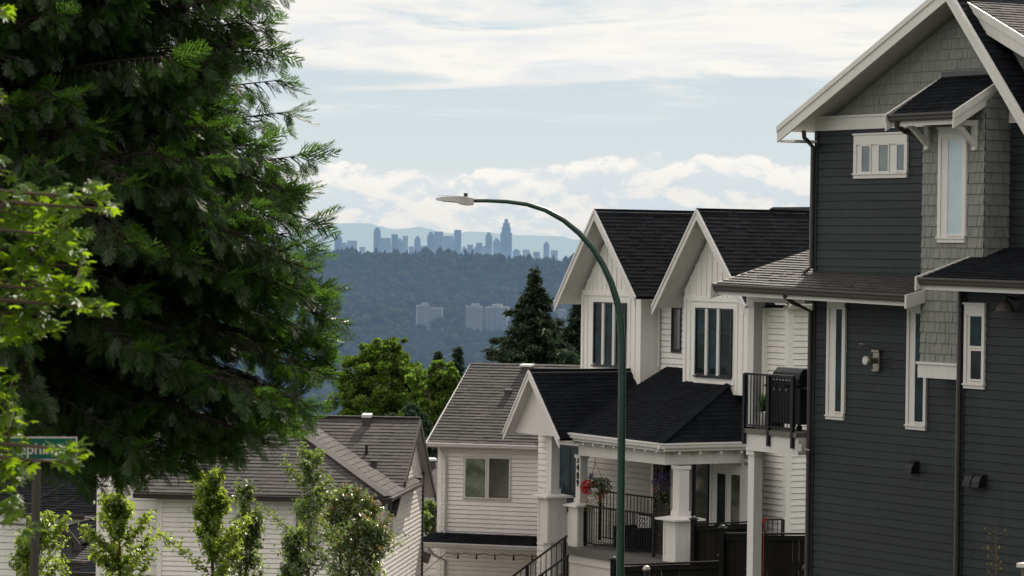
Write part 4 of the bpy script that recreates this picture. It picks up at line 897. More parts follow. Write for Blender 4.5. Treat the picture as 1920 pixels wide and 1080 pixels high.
# overhead wires across the dark roof at left
for i, (x0, y0, x1, y1, lab) in enumerate(((20, 962, 180, 876, 'thin overhead wire crossing the black roof, upper one'), (20, 994, 185, 912, 'thin overhead wire crossing the black roof, lower one'))):
    A, B = atY(x0, y0, 88), atY(x1, y1, 90); o = thing('overhead_wire', lab, 'wire', A, 'thin wires over the black roof')
    m = MB(); m.tube([A - (B - A) * 2, A, B, B + (B - A) * .4], .004, 5); m.build('cable', M['pole_wood'], o)

# ================================================================== street lamp
Yl = 60.0
pb = atY(1164, 1076, Yl); gnd = -9.0
sl = thing('street_lamp', 'green street lamp with long curved arm and pale flat lamp head', 'street lamp', (pb.x, Yl, gnd))
path = [(1163, 1076), (1164.5, 900), (1166, 750), (1166.5, 690), (1166, 640), (1163.5, 600), (1157, 565), (1146, 530), (1131, 497), (1111, 465), (1086, 437), (1057, 413), (1023, 394), (988, 383), (950, 378), (915, 376.5), (886, 376.5)]
pts = [Vector((pb.x, Yl, gnd))] + [atY(x, y, Yl) for x, y in path]
ys = [.078] + [.074, .073, .071, .070, .068, .066, .063, .061, .058, .055, .052, .049, .045, .041, .037, .034, .032]
m = MB(); m.tube(pts, ys, 16); m.build('pole', M['green_paint'], sl, True)
m = MB(); c = Vector((pb.x, Yl, gnd)); m.tube([c, c + Z * .03], .2, 16); m.tube([c + Z * .03, c + Z * .5], .1, 16); m.build('base_plate', M['green_paint'], sl)
c = atY(853, 375, Yl); D = (atY(889, 377, Yl) - atY(818, 373, Yl)); L = D.length; D.normalize(); S = Vector((0, 1, 0)); Up = -D.cross(S)
if Up.z < 0: Up = -Up
def sec(x, w, t0, t1): o = c + D * (x * L / 2); return [o - S * w + Up * t0, o + S * w + Up * t0, o + S * w * .8 + Up * t1, o - S * w * .8 + Up * t1]
m = MB(); ss = [sec(-1, .10, -.02, .012), sec(-.75, .15, -.03, .04), sec(.0, .165, -.04, .075), (sec(.3, .15, -.075, .08)), sec(.62, .09, -.09, .07), sec(1, .07, -.075, .05)]
for k in range(5):
    m.add(ss[k] + ss[k + 1], [[i, (i + 1) % 4, (i + 1) % 4 + 4, i + 4] for i in range(4)])
m.poly(ss[0]); m.poly(ss[-1]); m.build('lamp_head', M['lamp_grey'], sl, bevel=.008)
m = MB()
for i in range(9):
    o = c + D * (-.28 + i * .035) + Up * .068; m.bar(o - S * .12, o + S * .12, .012, .012)
m.build('cooling_fins', M['lamp_grey'], sl)
m = MB(); o = c + D * .19 + Up * .07; m.tube([o, o + Up * .04, o + Up * .065], [.035, .035, .04], 12); m.build('photocell', M['brown_trim'], sl)
m = MB(); m.prism([c + D * -.22 - S * .09 - Up * .032, c + D * .02 - S * .09 - Up * .04, c + D * .02 + S * .09 - Up * .04, c + D * -.22 + S * .09 - Up * .032], -Up * .008); m.build('lens', M['lamp_grey'], sl)

# ================================================================== street name sign
Ys = 28.0
sp = thing('street_sign', 'green street name sign with pale letters on a post among maple leaves', 'sign', (atY(66, 1080, Ys).x, Ys, -4.8))
m = MB(); b0 = atY(67, 1080, Ys); m.tube([Vector((b0.x - .0, Ys, -4.8)), atY(64, 1080, Ys), atY(68.5, 905, Ys)], .038, 12); m.tube([atY(68.5, 905, Ys), atY(69, 866, Ys)], .034, 12); m.build('post', M['pole_wood'], sp)
s0_, s1_ = atY(-8, 866, Ys), atY(143, 860, Ys); hh = .19
fs_ = Frame(0, -8, 842, Ys); fs_.u = (atY(143, 841, Ys) - atY(-8, 841, Ys)).normalized(); 
m = MB(); wS = .69; m.box(fs_, 0, wS, -.004, .004, atY(-8, 863, Ys).z, atY(-8, 819, Ys).z); m.build('border', M['sign_white'], sp)
m = MB(); zb, zt_ = atY(-8, 863, Ys).z, atY(-8, 819, Ys).z; m.box(fs_, .012, wS - .012, .004, .007, zb + .012, zt_ - .012); m.build('blade', M['sign_green'], sp)
def text(s, size, a, z, parent, mat):
    tc = bpy.data.curves.new('text', 'FONT'); tc.body = s; tc.size = size; tc.extrude = .001; tc.offset = .0015
    to = bpy.data.objects.new('tmp', tc); COL.objects.link(to); dg = bpy.context.evaluated_depsgraph_get()
    me = bpy.data.meshes.new_from_object(to.evaluated_get(dg)); bpy.data.objects.remove(to)
    o = bpy.data.objects.new('lettering', me); COL.objects.link(o); me.materials.clear(); me.materials.append(mat); o.parent = parent
    R = Matrix((fs_.u, Z, fs_.n)).transposed().to_4x4(); o.matrix_basis = Matrix.Translation(fs_.P(a, .009, z) - base(parent)) @ R
text('Josephine', .135, .035, zb + .055, sp, M['sign_white']); text('AV', .055, .60, zb + .03, sp, M['sign_white'])

# ================================================================== bare sapling and pillar at bottom right
c = atY(1866, 1096, 45)
sa = thing('bare_sapling', 'thin bare sapling with a few yellow leaves against the charcoal wall', 'sapling', c - Z * 2)
m = MB(); top = atY(1866, 984, 45); m.tube([c - Z * 2, c + (top - c) * .5 + Vector((.01, 0, 0)), top], [.014, .009, .003], 6)
tw = []
for i in range(22):
    p = c + (top - c) * rnd.uniform(.0, .9); s = rnd.choice((-1, 1)); q = p + Vector((s * rnd.uniform(.04, .16), rnd.uniform(-.1, .1), rnd.uniform(.06, .18))); m.tube([p, q], [.004, .002], 4); tw.append(q)
m.build('stem', M['twig'], sa)
V = []; Q = []
for q in tw + tw[:10]:
    u = Vector((rnd.uniform(-1, 1), rnd.uniform(-1, 1), rnd.uniform(-1, 1))) * .018; v = Vector((0, .3, -1)) * .035; q = q - Z * .01 * rnd.random()
    k = len(V); V += [q, q + u + v * .5, q + v, q - u + v * .5]; Q.append([k, k + 1, k + 2, k + 3])
np_mesh('leaves', np.array([tuple(v) for v in V]), np.array(Q), M['trailing_leaf'], sa)
c = atY(1930, 1056, 40); fp = Frame(40, 1930, 1056, 40)
gp = thing('garden_wall_pillar', 'white capped stone pillar cut off by the bottom right corner', 'pillar', c - Z * 1.5)
m = MB(); m.box(fp, -.12, .3, -.3, .1, c.z - .05, c.z); m.build('cap', M['trim'], gp); m = MB(); m.box(fp, -.08, .26, -.26, .06, c.z - 1.8, c.z - .05); m.build('shaft', M['concrete'], gp)
# ================================================================== foliage tools (numpy)
def unit(v): return v / np.maximum(np.linalg.norm(v, axis=-1, keepdims=True), 1e-9)
def rnd_dirs(n): return unit(rng.normal(size=(n, 3)))
def leaf_quads(C, ax, nm, ln, wd, fold=0.25):
    """rhombic leaves folded along the middle: centre C, axis ax, normal nm"""
    ax = unit(ax); s = unit(np.cross(ax, nm)); nm = np.cross(s, ax)
    ln = ln[:, None]; wd = wd[:, None]
    base_, tip = C - ax * ln * .5, C + ax * ln * .5 - nm * ln * .12
    l, r = C - s * wd * .5 + nm * wd * fold, C + s * wd * .5 + nm * wd * fold
    n = len(C); V = np.stack([base_, r, tip, l], 1).reshape(-1, 3)
    k = np.arange(n)[:, None] * 4
    return V, np.concatenate([k + [0, 1, 2], k + [0, 2, 3]], 0)
def template_mesh(Vt, Ft, C, X, Y_, Zd, S):
    """place template (verts Vt, faces Ft) at C with axes X,Y,Z and scale S"""
    V = C[:, None, :] + S[:, None, None] * (Vt[None, :, 0:1] * X[:, None, :] + Vt[None, :, 1:2] * Y_[:, None, :] + Vt[None, :, 2:3] * Zd[:, None, :])
    n, k = len(C), len(Vt); Q = Ft[None] + (np.arange(n) * k)[:, None, None]
    return V.reshape(-1, 3), Q.reshape(-1, Ft.shape[1])

# spray of a cedar: curved rachis with side branchlets
def spray_template(seed, n=13):
    r = random.Random(seed); V = []; Fq = []
    def pt(t): return np.array([t, 0, -.22 * t * t])
    def quad(a, b, w0, w1):
        d = b - a; s = np.cross(d, [0, 0, 1.0]); s /= (np.linalg.norm(s) + 1e-9); k = len(V)
        V.extend([a - s * w0, a + s * w0, b + s * w1, b - s * w1]); Fq.append([k, k + 1, k + 2, k + 3])
    for i in range(3): quad(pt(i / 3), pt((i + 1) / 3), .014, .010)
    for i in range(n):
        t = .08 + .9 * i / n; side = 1 if i % 2 else -1; l = (.42 * (1 - t) ** .7 + .10) * r.uniform(.75, 1.2)
        a = pt(t); an = side * r.uniform(.5, .8); d = np.array([math.cos(an), math.sin(an), -.25 + r.uniform(-.12, .12)]); b = a + d * l * .6; c = b + (d + np.array([.35, 0, -.25])) * l * .42
        quad(a, b, .016, .026); quad(b, c, .026, .004)
        if l > .2:
            for u in (.35, .7):
                e = a + d * l * u; an2 = an + side * .0 + r.choice((-.6, .6)); dd = np.array([math.cos(an2), math.sin(an2), -.35]); quad(e, e + dd * l * .4, .018, .005)
    return np.array(V), np.array(Fq)
SPR = [spray_template(i) for i in range(4)]

def branch_tubes(mb, pts, r0, r1, n=5): mb.tube(pts, [r0 + (r1 - r0) * i / (len(pts) - 1) for i in range(len(pts))], n)

# ---------------------------------------------------------------- big cedar on the left
YC = 42.0; ppm = F / YC
edge = [(-260, 425), (-120, 455), (0, 480), (60, 500), (105, 515), (140, 520), (165, 440), (185, 470), (235, 520), (265, 500), (300, 535), (345, 555), (385, 560), (430, 575), (480, 580), (560, 600), (640, 605), (700, 600), (760, 575), (810, 525), (850, 455), (885, 390), (930, 300)]
def edge_x(y):
    for (y0, x0), (y1, x1) in zip(edge, edge[1:]):
        if y <= y1: return x0 + (x1 - x0) * (y - y0) / (y1 - y0)
    return edge[-1][1]
TXP = -95; cx = atY(TXP, 500, YC).x
ct = thing('cedar_tree', 'huge dark cedar with drooping fronds filling the left of the view', 'tree', (cx, YC, -6.6)); rnd.seed(21)
tm = MB(); tm.tube([Vector((cx + .05 * math.sin(i), YC, -6.6 + i * 1.2)) for i in range(12)], [.42 - .03 * i for i in range(12)], 12); tm.build('trunk', M['bark'], ct, True)
bm_ = MB(); C = []; X = []; S = []
zs = lambda y: (469 - y) / ppm
def limb(z_tip, phi, R, y_px, up=.0, dens=1.0):
    dr = Vector((math.cos(phi), math.sin(phi), 0)); z0 = z_tip + .24 * R + rnd.uniform(0, .25)
    if y_px < 330: z0 = z_tip - .15 * R
    pts = []
    for i in range(8):
        t = i / 7; r = R * t; z = z0 + (z_tip - z0) * t + .30 * math.sin(math.pi * t) * .5 + .10 * max(0, t - .7) * R * up
        pts.append(Vector((cx, YC, 0)) + dr * r + Z * z + Vector((rnd.uniform(-.04, .04), rnd.uniform(-.04, .04), 0)))
    branch_tubes(bm_, pts, .04, .006)
    side = Z.cross(dr); t = .12
    while t < 1.0:
        i = min(6, int(t * 7)); p = pts[i].lerp(pts[i + 1], t * 7 - i)
        for s in (-1, 1):
            l = (.75 * (1 - t * .75) + .1) * rnd.uniform(.6, 1.2)
            dd = (dr * .7 + side * s * .8 + Z * rnd.uniform(-.8, .05)).normalized(); q = p + dd * l - Z * .12 * l
            bm_.tube([p, (p + q) / 2 + Z * .03, q], [.012, .008, .003], 4)
            k = max(2, int(l / .085 * dens))
            for j in range(k):
                u = (j + .6) / k; c = p.lerp(q, u) + Vector((rnd.uniform(-.05, .05),) * 3)
                for _ in range(2 if rnd.random() < .62 * dens else 1):
                    C.append(c); X.append(dd * .40 + dr * .15 + Z * rnd.uniform(-1.7, -.45) + Vector((rnd.uniform(-.5, .5), rnd.uniform(-.5, .5), 0))); S.append(rnd.uniform(.13, .29))
        t += .145 / max(R, .8)
    c = pts[-1]
    for _ in range(5): C.append(c - dr * rnd.uniform(0, .2)); X.append(dr + Z * rnd.uniform(-.7, .35) + side * rnd.uniform(-.6, .6)); S.append(rnd.uniform(.3, .5))
n_l = 0
for i in range(330):
    y = rnd.uniform(-230, 890); back = i % 9 == 0
    phi = rnd.uniform(1.5, 4.8) if back else rnd.uniform(-1.35, 1.2)
    Rr = (edge_x(y) + 10 + 22 * max(0, min(1, (y - 350) / 250)) - TXP) / ppm; Rr *= (.62 + .38 * abs(math.cos(phi))) * rnd.uniform(.66, 1.0) * (.7 if back else 1)
    limb(zs(y) + .12, phi, max(.7, Rr), y)
# tips that make the outline on the right
for (x, y, up) in ((548, 20, 1.2), (520, 62, .2), (535, 115, .2), (528, 165, .9), (548, 235, 1), (520, 285, .2), (585, 318, 1.1), (560, 372, .4), (598, 432, .6), (590, 470, .2), (612, 520, .5), (600, 556, 0), (622, 600, .3), (612, 648, .2), (600, 700, .3), (596, 752, .2), (560, 792, .1), (545, 770, .1), (500, 790, 0), (530, 806, 0), (480, 815, 0), (440, 830, 0), (560, 740, .1), (510, 745, 0), (520, 824, 0), (455, 852, 0), (400, 866, 0), (330, 880, 0), (285, 890, 0), (240, 892, 0), (200, 900, 0)):
    phi = rnd.uniform(-.35, .25); limb(zs(y), phi, (x + 4 - TXP) / ppm / math.cos(phi) - .15, y, up, .75)
bm_.build('limbs', M['limb_bark'], ct)
C = np.array([tuple(c) for c in C]); X = unit(np.array([tuple(c) for c in X])); S = np.array(S)
# sky gaps on the thin side of the crown and uneven density everywhere
ppx = 960 + C[:, 0] / C[:, 1] * F; ppy = 469 - C[:, 2] / C[:, 1] * F
from mathutils import noise as mn
dn = np.array([mn.noise(Vector((c[0] * 1.5, c[1] * 1.1, c[2] * 1.9))) for c in C])
thin = np.clip((130 - ppx) / 90, 0, 1) * np.clip((310 - ppy) / 60, 0, 1)
keep = (dn > -.34 + thin * .46) | (rng.random(len(C)) < .10)
C, X, S = C[keep], X[keep], S[keep]; print('sprays', len(C))
sd = unit(np.cross(X, [0, 0, 1.0]) + rng.normal(size=X.shape) * .45); sd = unit(sd - X * (sd * X).sum(1, keepdims=True)); Zd = np.cross(X, sd)
VV = []; QQ = []; off = 0
for t in range(4):
    mask = (np.arange(len(C)) % 4) == t; V, Q = template_mesh(*SPR[t], C[mask], X[mask], sd[mask], Zd[mask], S[mask]); VV.append(V); QQ.append(Q + off); off += len(V)
np_mesh('crown', np.concatenate(VV), np.concatenate(QQ), M['cedar_leaf'], ct)

# ---------------------------------------------------------------- maple reaching in at the left edge
YM = 25.0
mt = thing('maple_tree', 'bright green maple reaching in at the left edge, nearest the camera', 'tree', (atY(-260, 900, YM).x, YM, -4.6))
def star():
    a = [(-90, .28), (-55, .55), (-35, .33), (-8, .85), (22, .42), (52, .92), (72, .5), (90, 1.05), (108, .5), (128, .92), (158, .42), (188, .85), (215, .33), (235, .55)]
    V = [(0, -.15, 0)] + [(.5 * r * math.cos(math.radians(d)), .5 * r * math.sin(math.radians(d)), -.12 * r * r) for d, r in a]
    n = len(a); return np.array(V), np.array([[0, 1 + i, 1 + (i + 1) % n] for i in range(n)])
ST = star()
blobs = [(70, 385, 80, 40, 95), (160, 370, 55, 28, 70), (205, 392, 18, 12, 10), (110, 440, 62, 36, 70), (30, 400, 50, 60, 80), (60, 470, 80, 40, 120), (150, 500, 18, 45, 34), (40, 530, 70, 45, 120), (120, 545, 45, 25, 44),
         (170, 575, 38, 16, 42), (60, 590, 60, 28, 70), (20, 620, 45, 25, 45), (95, 618, 40, 14, 22), (12, 742, 26, 40, 44), (15, 812, 40, 45, 70), (18, 850, 22, 24, 22), (118, 842, 24, 12, 16), (140, 842, 26, 18, 26), (125, 868, 18, 20, 22), (28, 885, 34, 30, 50),
         (10, 945, 40, 26, 34), (55, 985, 26, 12, 12), (4, 20, 18, 22, 18), (0, 195, 12, 26, 12), (2, 320, 10, 30, 12), (-60, 500, 60, 300, 260), (-70, 850, 70, 150, 120), (-90, 200, 80, 200, 140)]
tm = MB(); r0 = Vector((atY(-260, 900, YM).x, YM, -4.6)); top = atY(-200, -250, YM)
tm.tube([r0, r0.lerp(top, .35) + Vector((.1, 0, 0)), r0.lerp(top, .7), top], [.2, .16, .1, .04], 10); tm.build('trunk', M['bark'], mt, True)
lm = MB(); C = []; Nn = []; Xx = []; S = []
for (x, y, rx, ry, n) in blobs:
    cc = atY(x, y, YM + rnd.uniform(-.3, .4)); st = r0.lerp(top, min(.95, max(.1, (1000 - y) / 1250 - .12)))
    st = Vector((r0.x, YM, cc.z - .45)); mid = st.lerp(cc, .6) + Z * .22; lm.tube([st, mid, cc], [.035, .02, .006], 5)
    for i in range(int(n * .62)):
        a = rnd.uniform(0, 6.283); r = rnd.random() ** .55
        p = cc + Vector((math.cos(a) * r * rx / F * YM, rnd.uniform(-.35, .35), math.sin(a) * r * ry / F * YM))
        if i % 5 == 0: lm.tube([cc.lerp(p, .1), p], [.007, .003], 4)
        C.append(p); Nn.append((rnd.gauss(0, .45) , rnd.gauss(-.25, .5), 1)); Xx.append((rnd.gauss(.5, .8), rnd.gauss(-.3, .6), -.35)); S.append(rnd.uniform(.10, .19))
lm.build('branches', M['twig'], mt)
C = np.array([tuple(c) for c in C]); Nn = unit(np.array(Nn)); Xx = np.array(Xx); Yd = unit(Xx - Nn * (Xx * Nn).sum(1, keepdims=True)); Xd = np.cross(Yd, Nn)
V, Q = template_mesh(*ST, C, Xd, Yd, Nn, np.array(S) * 1.15); np_mesh('crown', V, Q, M['maple_leaf'], mt)

# ---------------------------------------------------------------- young street trees
def young_tree(label, tops, xb, Y, wid, leaf='street_leaf', n=1500, ls=.085, low=1130, seed=1, tipmat=None, shape=1.0):
    r = random.Random(seed); gz = -1.7 - .118 * Y; bx = atY(xb, 1080, Y).x
    t = thing('young_tree', label, 'tree', (bx, Y, gz), 'young trees in front of the cream house')
    m = MB(); C = []; A = []; tips = []
    b0 = Vector((bx, Y, gz))
    for (tx, ty, w) in tops:
        tp = atY(tx, ty, Y); k = atY(xb + (tx - xb) * .4, low, Y); m.tube([b0, k, k.lerp(tp, .5) + Vector((r.uniform(-.05, .05), 0, 0)), tp], [.05, .035, .018, .004], 6)
        H = tp.z - k.z; nb = int(17 * H / 1.6)
        for i in range(nb):
            u = i / nb; p = k.lerp(tp, u); l = w * 1.75 * ((1 - u) ** .8 * .9 + .13) * r.uniform(.35, 1.3) * (1.0 if u > .1 else .8); an = i * 2.4 + r.uniform(-.4, .4)
            d = Vector((math.cos(an), math.sin(an), r.uniform(.5, 1.5))).normalized(); q = p + d * l; m.tube([p, q], [.008, .003], 4)
            nl = int(n * 2.6 / nb / len(tops) * (.45 + .9 * u) * r.uniform(.6, 1.4))
            for j in range(nl):
                s = r.uniform(.15, 1.05); c = p + d * l * s + Vector((r.gauss(0, .05), r.gauss(0, .05), r.gauss(0, .05))); C.append(tuple(c)); A.append((r.gauss(d.x, .6), r.gauss(d.y, .6), r.gauss(-.35, .45))); tips.append(s > .8 and u > .35)
    m.build('trunk', M['twig'], t)
    C = np.array(C); A = np.array(A); nn = len(C); tips = np.array(tips)
    nm = unit(np.array([0, 0, 1.0]) + rng.normal(size=(nn, 3)) * .55); ln = rng.uniform(.5, 1.3, nn) * ls
    if tipmat is not None:
        sel = tips & (rng.random(nn) < .3)
        V, Q = leaf_quads(C[sel], A[sel], nm[sel], ln[sel], ln[sel] * .62); np_mesh('tip_leaves', V, Q, tipmat, t)
        C, A, nm, ln = C[~sel], A[~sel], nm[~sel], ln[~sel]
    V, Q = leaf_quads(C, A, nm, ln, ln * .6); np_mesh('crown', V, Q, M[leaf], t)
young_tree('bright young tree behind the sign post, leftmost of the row', [(80, 968, .55), (45, 1010, .4)], 66, 52, .5, n=1700, seed=3)
young_tree('slim bright young tree against the corner of the cream wall', [(222, 934, .60)], 225, 50, .6, n=2000, seed=5)
young_tree('bright young tree with forked double top on the cream wall', [(396, 906, .62), ], 405, 50, .6, n=2600, seed=7)
young_tree('thin duller young tree just right of the forked bright one', [(462, 905, .30), (480, 965, .25)], 440, 51, .4, leaf='street_leaf_dull', n=950, seed=8)
young_tree('tall young tree in front of the cream house window', [(583, 853, .60), (545, 1000, .35)], 572, 49, .6, leaf='street_leaf_dull', n=2700, seed=11, ls=.065)
young_tree('bushy young tree with copper leaf tips beside the sunlit wall', [(655, 912, .50), (628, 925, .5), (690, 945, .6), (712, 990, .5)], 660, 50, .6, leaf='street_leaf_dull', n=3600, seed=13, ls=.065, tipmat=M['red_tip_leaf'])

# ---------------------------------------------------------------- garden trees beyond the houses
def clump_tree(name, label, parts, Y, mat, n, ls, seed=1, trunk_px=None, group=None, squash=.75):
    """crown = many leaf clumps scattered in ellipsoids given by photo position and metre radii"""
    g = np.random.default_rng(seed); r = random.Random(seed); tx = trunk_px or parts[0][0]; gz = ground_z(Y) 
    t = thing(name, label, 'tree', (atY(tx, 900, Y).x, Y, gz), group); m = MB(); b0 = Vector((atY(tx, 900, Y).x, Y, gz)); C = []
    tot = sum(p[2] * p[3] for p in parts)
    for (x, y, rx, rz) in parts:
        c = atY(x, y, Y); m.tube([b0 + Z * 2, b0.lerp(c, .55), c], [.28, .16, .05], 6)
        k = int(34 * rx * rz / 4) + 12; d = g.normal(size=(k, 3)); d = d / np.linalg.norm(d, axis=1, keepdims=True) * (g.random((k, 1)) ** .33)
        cc = np.array(tuple(c)) + d * [rx, rx, rz]; per = int(n * rx * rz / tot / k) + 1
        for q in cc:
            if r.random() < .5: m.tube([c, Vector(q)], [.05, .015], 4)
            e = g.normal(size=(per, 3)); e = e / np.linalg.norm(e, axis=1, keepdims=True) * (g.random((per, 1)) ** .45); s = .36 * min(rx, rz) * r.uniform(.5, 1.0)
            C.append(q + e * [s, s, s * squash])
    m.tube([b0, b0 + Z * 2.1], [.34, .28], 8); m.build('trunk', M['bark'], t)
    C = np.concatenate(C); nn = len(C); nm = unit(np.array([0, 0, 1.0]) + g.normal(size=(nn, 3)) * .7); ln = g.uniform(.6, 1.3, nn) * ls
    V, Q = leaf_quads(C, g.normal(size=(nn, 3)) + [0, 0, -.4], nm, ln, ln * .75); np_mesh('crown', V, Q, mat, t)
def ground_z(Y):
    pts = [(-60, 4), (0, -1.65), (60, -8.9), (100, -14), (300, -36), (900, -100), (2000, -130), (2700, -128), (3600, -108), (4600, -80), (5600, -46), (6300, -42), (9000, -60), (60000, -80)]
    for (a, b), (c, d) in zip(pts, pts[1:]):
        if Y <= c: return b + (d - b) * (Y - a) / (c - a)
    return pts[-1][1]
TG = 'garden trees beyond the cream houses'
clump_tree('leafy_tree', 'rounded bright green tree above the roof of the left cream house', [(735, 662, 1.3, 1.1), (708, 690, 2.0, 1.6), (748, 710, 1.6, 1.9), (675, 715, 1.5, 1.6), (705, 755, 3.0, 2.0), (658, 755, 1.1, 1.4), (772, 765, 1.5, 1.9), (725, 730, 2.4, 2.0)], 210, M['mid_leaf'], 26000, .26, 2, 715, TG)
clump_tree('leafy_tree', 'yellow green tree touching the left edge of the middle house roof', [(823, 702, 1.1, .9), (800, 735, 1.3, 1.6), (835, 740, .9, 1.4), (808, 790, 1.8, 1.9), (785, 830, 1.6, 1.6), (846, 715, .6, .7)], 190, M['mid_leaf'], 18000, .22, 4, 812, TG)
clump_tree('leafy_tree', 'dark green tree low between the two cream houses', [(790, 850, 1.6, 1.4), (760, 815, 1.2, 1.6), (815, 845, 1.2, 1.0)], 170, M['spruce_leaf'], 9000, .22, 6, 790, TG)
clump_tree('bush', 'leafy bush growing between the two cream houses', [(795, 985, 1.0, .75), (815, 965, .6, .5), (775, 990, .6, .6)], 112, M['street_leaf_dull'], 5200, .12, 8, 795)
def conifer(label, x, ytop, ybot, wpx, Y, seed, mat='spruce_leaf', n=95, full=1.0, group='conifers behind the houses'):
    r = random.Random(seed); a = atY(x, ytop, Y); gz = ground_z(Y); b = Vector((a.x, Y, gz)); H = a.z - atY(x, ybot, Y).z; W = wpx / F * Y / 2
    t = thing('conifer', label, 'tree', b, group); m = MB(); m.tube([b, a - Z * H, a], [.4, .25, .03], 8); C = []; A = []
    for i in range(n):
        u = (i + .5) / n; p = a - Z * (H * u ** .95); l = W * (.02 + .98 * u ** 1.2) * r.uniform(.55, 1.15); an = i * 2.4 + r.uniform(-.3, .3); d = Vector((math.cos(an), math.sin(an), 0))
        q = p + d * l - Z * l * .12; e = q + d * l * .12 + Z * l * .12; m.tube([p + Z * .1, q, e], [.05, .02, .008], 4)
        sd_ = Z.cross(d); k = max(4, int(l / .10 * full))
        for j in range(k):
            v = (j + 1) / k; c = p.lerp(q, v)
            for s in (-1, 0, 1):
                w = s * r.uniform(.1, .45) * l * (1.05 - v); C.append(tuple(c + sd_ * w - Z * abs(w) * .35 + d * .1 + Vector((0, 0, r.uniform(-.08, .08))))); A.append(tuple(d * .9 + sd_ * s * .8 + Z * r.uniform(-.6, .25)))
    m.build('trunk', M['bark'], t); C = np.array(C); A = np.array(A); C = np.repeat(C, 3, 0) + rng.normal(size=(len(C) * 3, 3)) * .10; A = np.repeat(A, 3, 0) + rng.normal(size=C.shape) * .35
    nm = unit(np.array([0, 0, 1.]) + rng.normal(size=C.shape) * .5); ln = rng.uniform(.25, .5, len(C)) * (Y / 200)
    V, Q = leaf_quads(C, A, nm, ln, ln * .34); np_mesh('crown', V, Q, M[mat], t)
conifer('tall dark spruce left of the white gables', 1003, 507, 740, 330, 205, 21, n=100, full=1.3)
conifer('smaller dark spruce tucked against the white gable wall', 1086, 560, 740, 210, 215, 23, n=85, full=1.4)
conifer('small pointed conifer left of its twin above the yellow green tree', 822, 662, 760, 60, 260, 25, n=40)
conifer('small pointed conifer right of its twin beside the brown roof', 858, 655, 760, 62, 262, 27, n=40)

# ================================================================== terrain
ground_mat, nt, out = new_mat('hillside_ground'); Lk = nt.links
sp_ = N(nt, 'ShaderNodeBsdfDiffuse'); Lk.new(ramp(nt, noise(nt, .05, 6), [(0.3, (.045, .06, .03)), (0.7, (.09, .10, .06))]), sp_.inputs[0]); Lk.new(sp_.outputs[0], out.inputs[0])
def sheet(name, ylist, xf, mat, kind='structure', zf=None, nx=40):
    V = []; Q = []
    for Y in ylist:
        for i in range(nx + 1):
            x = xf(Y) * (2 * i / nx - 1); V.append((x, Y, zf(x, Y)))
    for j in range(len(ylist) - 1):
        for i in range(nx): k = j * (nx + 1) + i; Q.append([k, k + 1, k + nx + 2, k + nx + 1])
    o = np_mesh(name, np.array(V, float), np.array(Q), mat, None, True); tag(o, kind=kind); return o
from mathutils import noise as mn
def ridge_off(x, Y):
    w = max(0, min(1, (Y - 2300) / 3000)) * max(0.0, 1 - max(0, Y - 7000) / 2000)
    px = 960 + x / Y * F
    low = 0 if px < 960 else -(px - 960) * .09
    return w * (14 * mn.noise(Vector((x / 420, Y / 900, 1.3))) + 6 * mn.noise(Vector((x / 130, Y / 300, 4.3))) + low * .4)
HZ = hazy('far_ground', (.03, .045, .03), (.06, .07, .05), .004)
sheet('ground', [-60, -20, 0, 20, 40, 60, 80, 100, 140, 200, 300, 450, 600, 900, 1300, 1700, 2000, 2200], lambda Y: 60 + abs(Y) * .5, ground_mat, zf=lambda x, Y: ground_z(Y) - .0)
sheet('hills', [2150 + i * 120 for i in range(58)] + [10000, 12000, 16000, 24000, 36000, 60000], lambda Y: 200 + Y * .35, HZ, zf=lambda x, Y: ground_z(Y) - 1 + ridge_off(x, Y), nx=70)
# road running down the hill past the lamp, with kerbs and a centre line
def strip(name, x0, x1, y0, y1, lift, mat, n=24):
    V = []; Q = []
    for i in range(n + 1):
        Y = y0 + (y1 - y0) * i / n; s = -.02 * (Y)
        V += [(x0 + s, Y, ground_z(Y) + lift), (x1 + s, Y, ground_z(Y) + lift)]
        if i: k = 2 * i; Q.append([k - 2, k - 1, k + 1, k])
    o = np_mesh(name, np.array(V, float), np.array(Q), mat); return tag(o, kind='structure')
strip('road', -5.2, 1.6, -50, 150, .02, M['asphalt']); strip('centre_line', -1.9, -1.78, -50, 150, .026, M['sign_white'])
strip('pavement', 1.8, 3.3, -50, 150, .14, M['concrete']); strip('kerb', 1.6, 1.8, -50, 150, .12, M['concrete']); strip('pavement', -7.0, -5.4, -50, 150, .14, M['concrete'])
strip('grass_verge', 3.3, 4.6, -50, 60, .05, M['grass'])

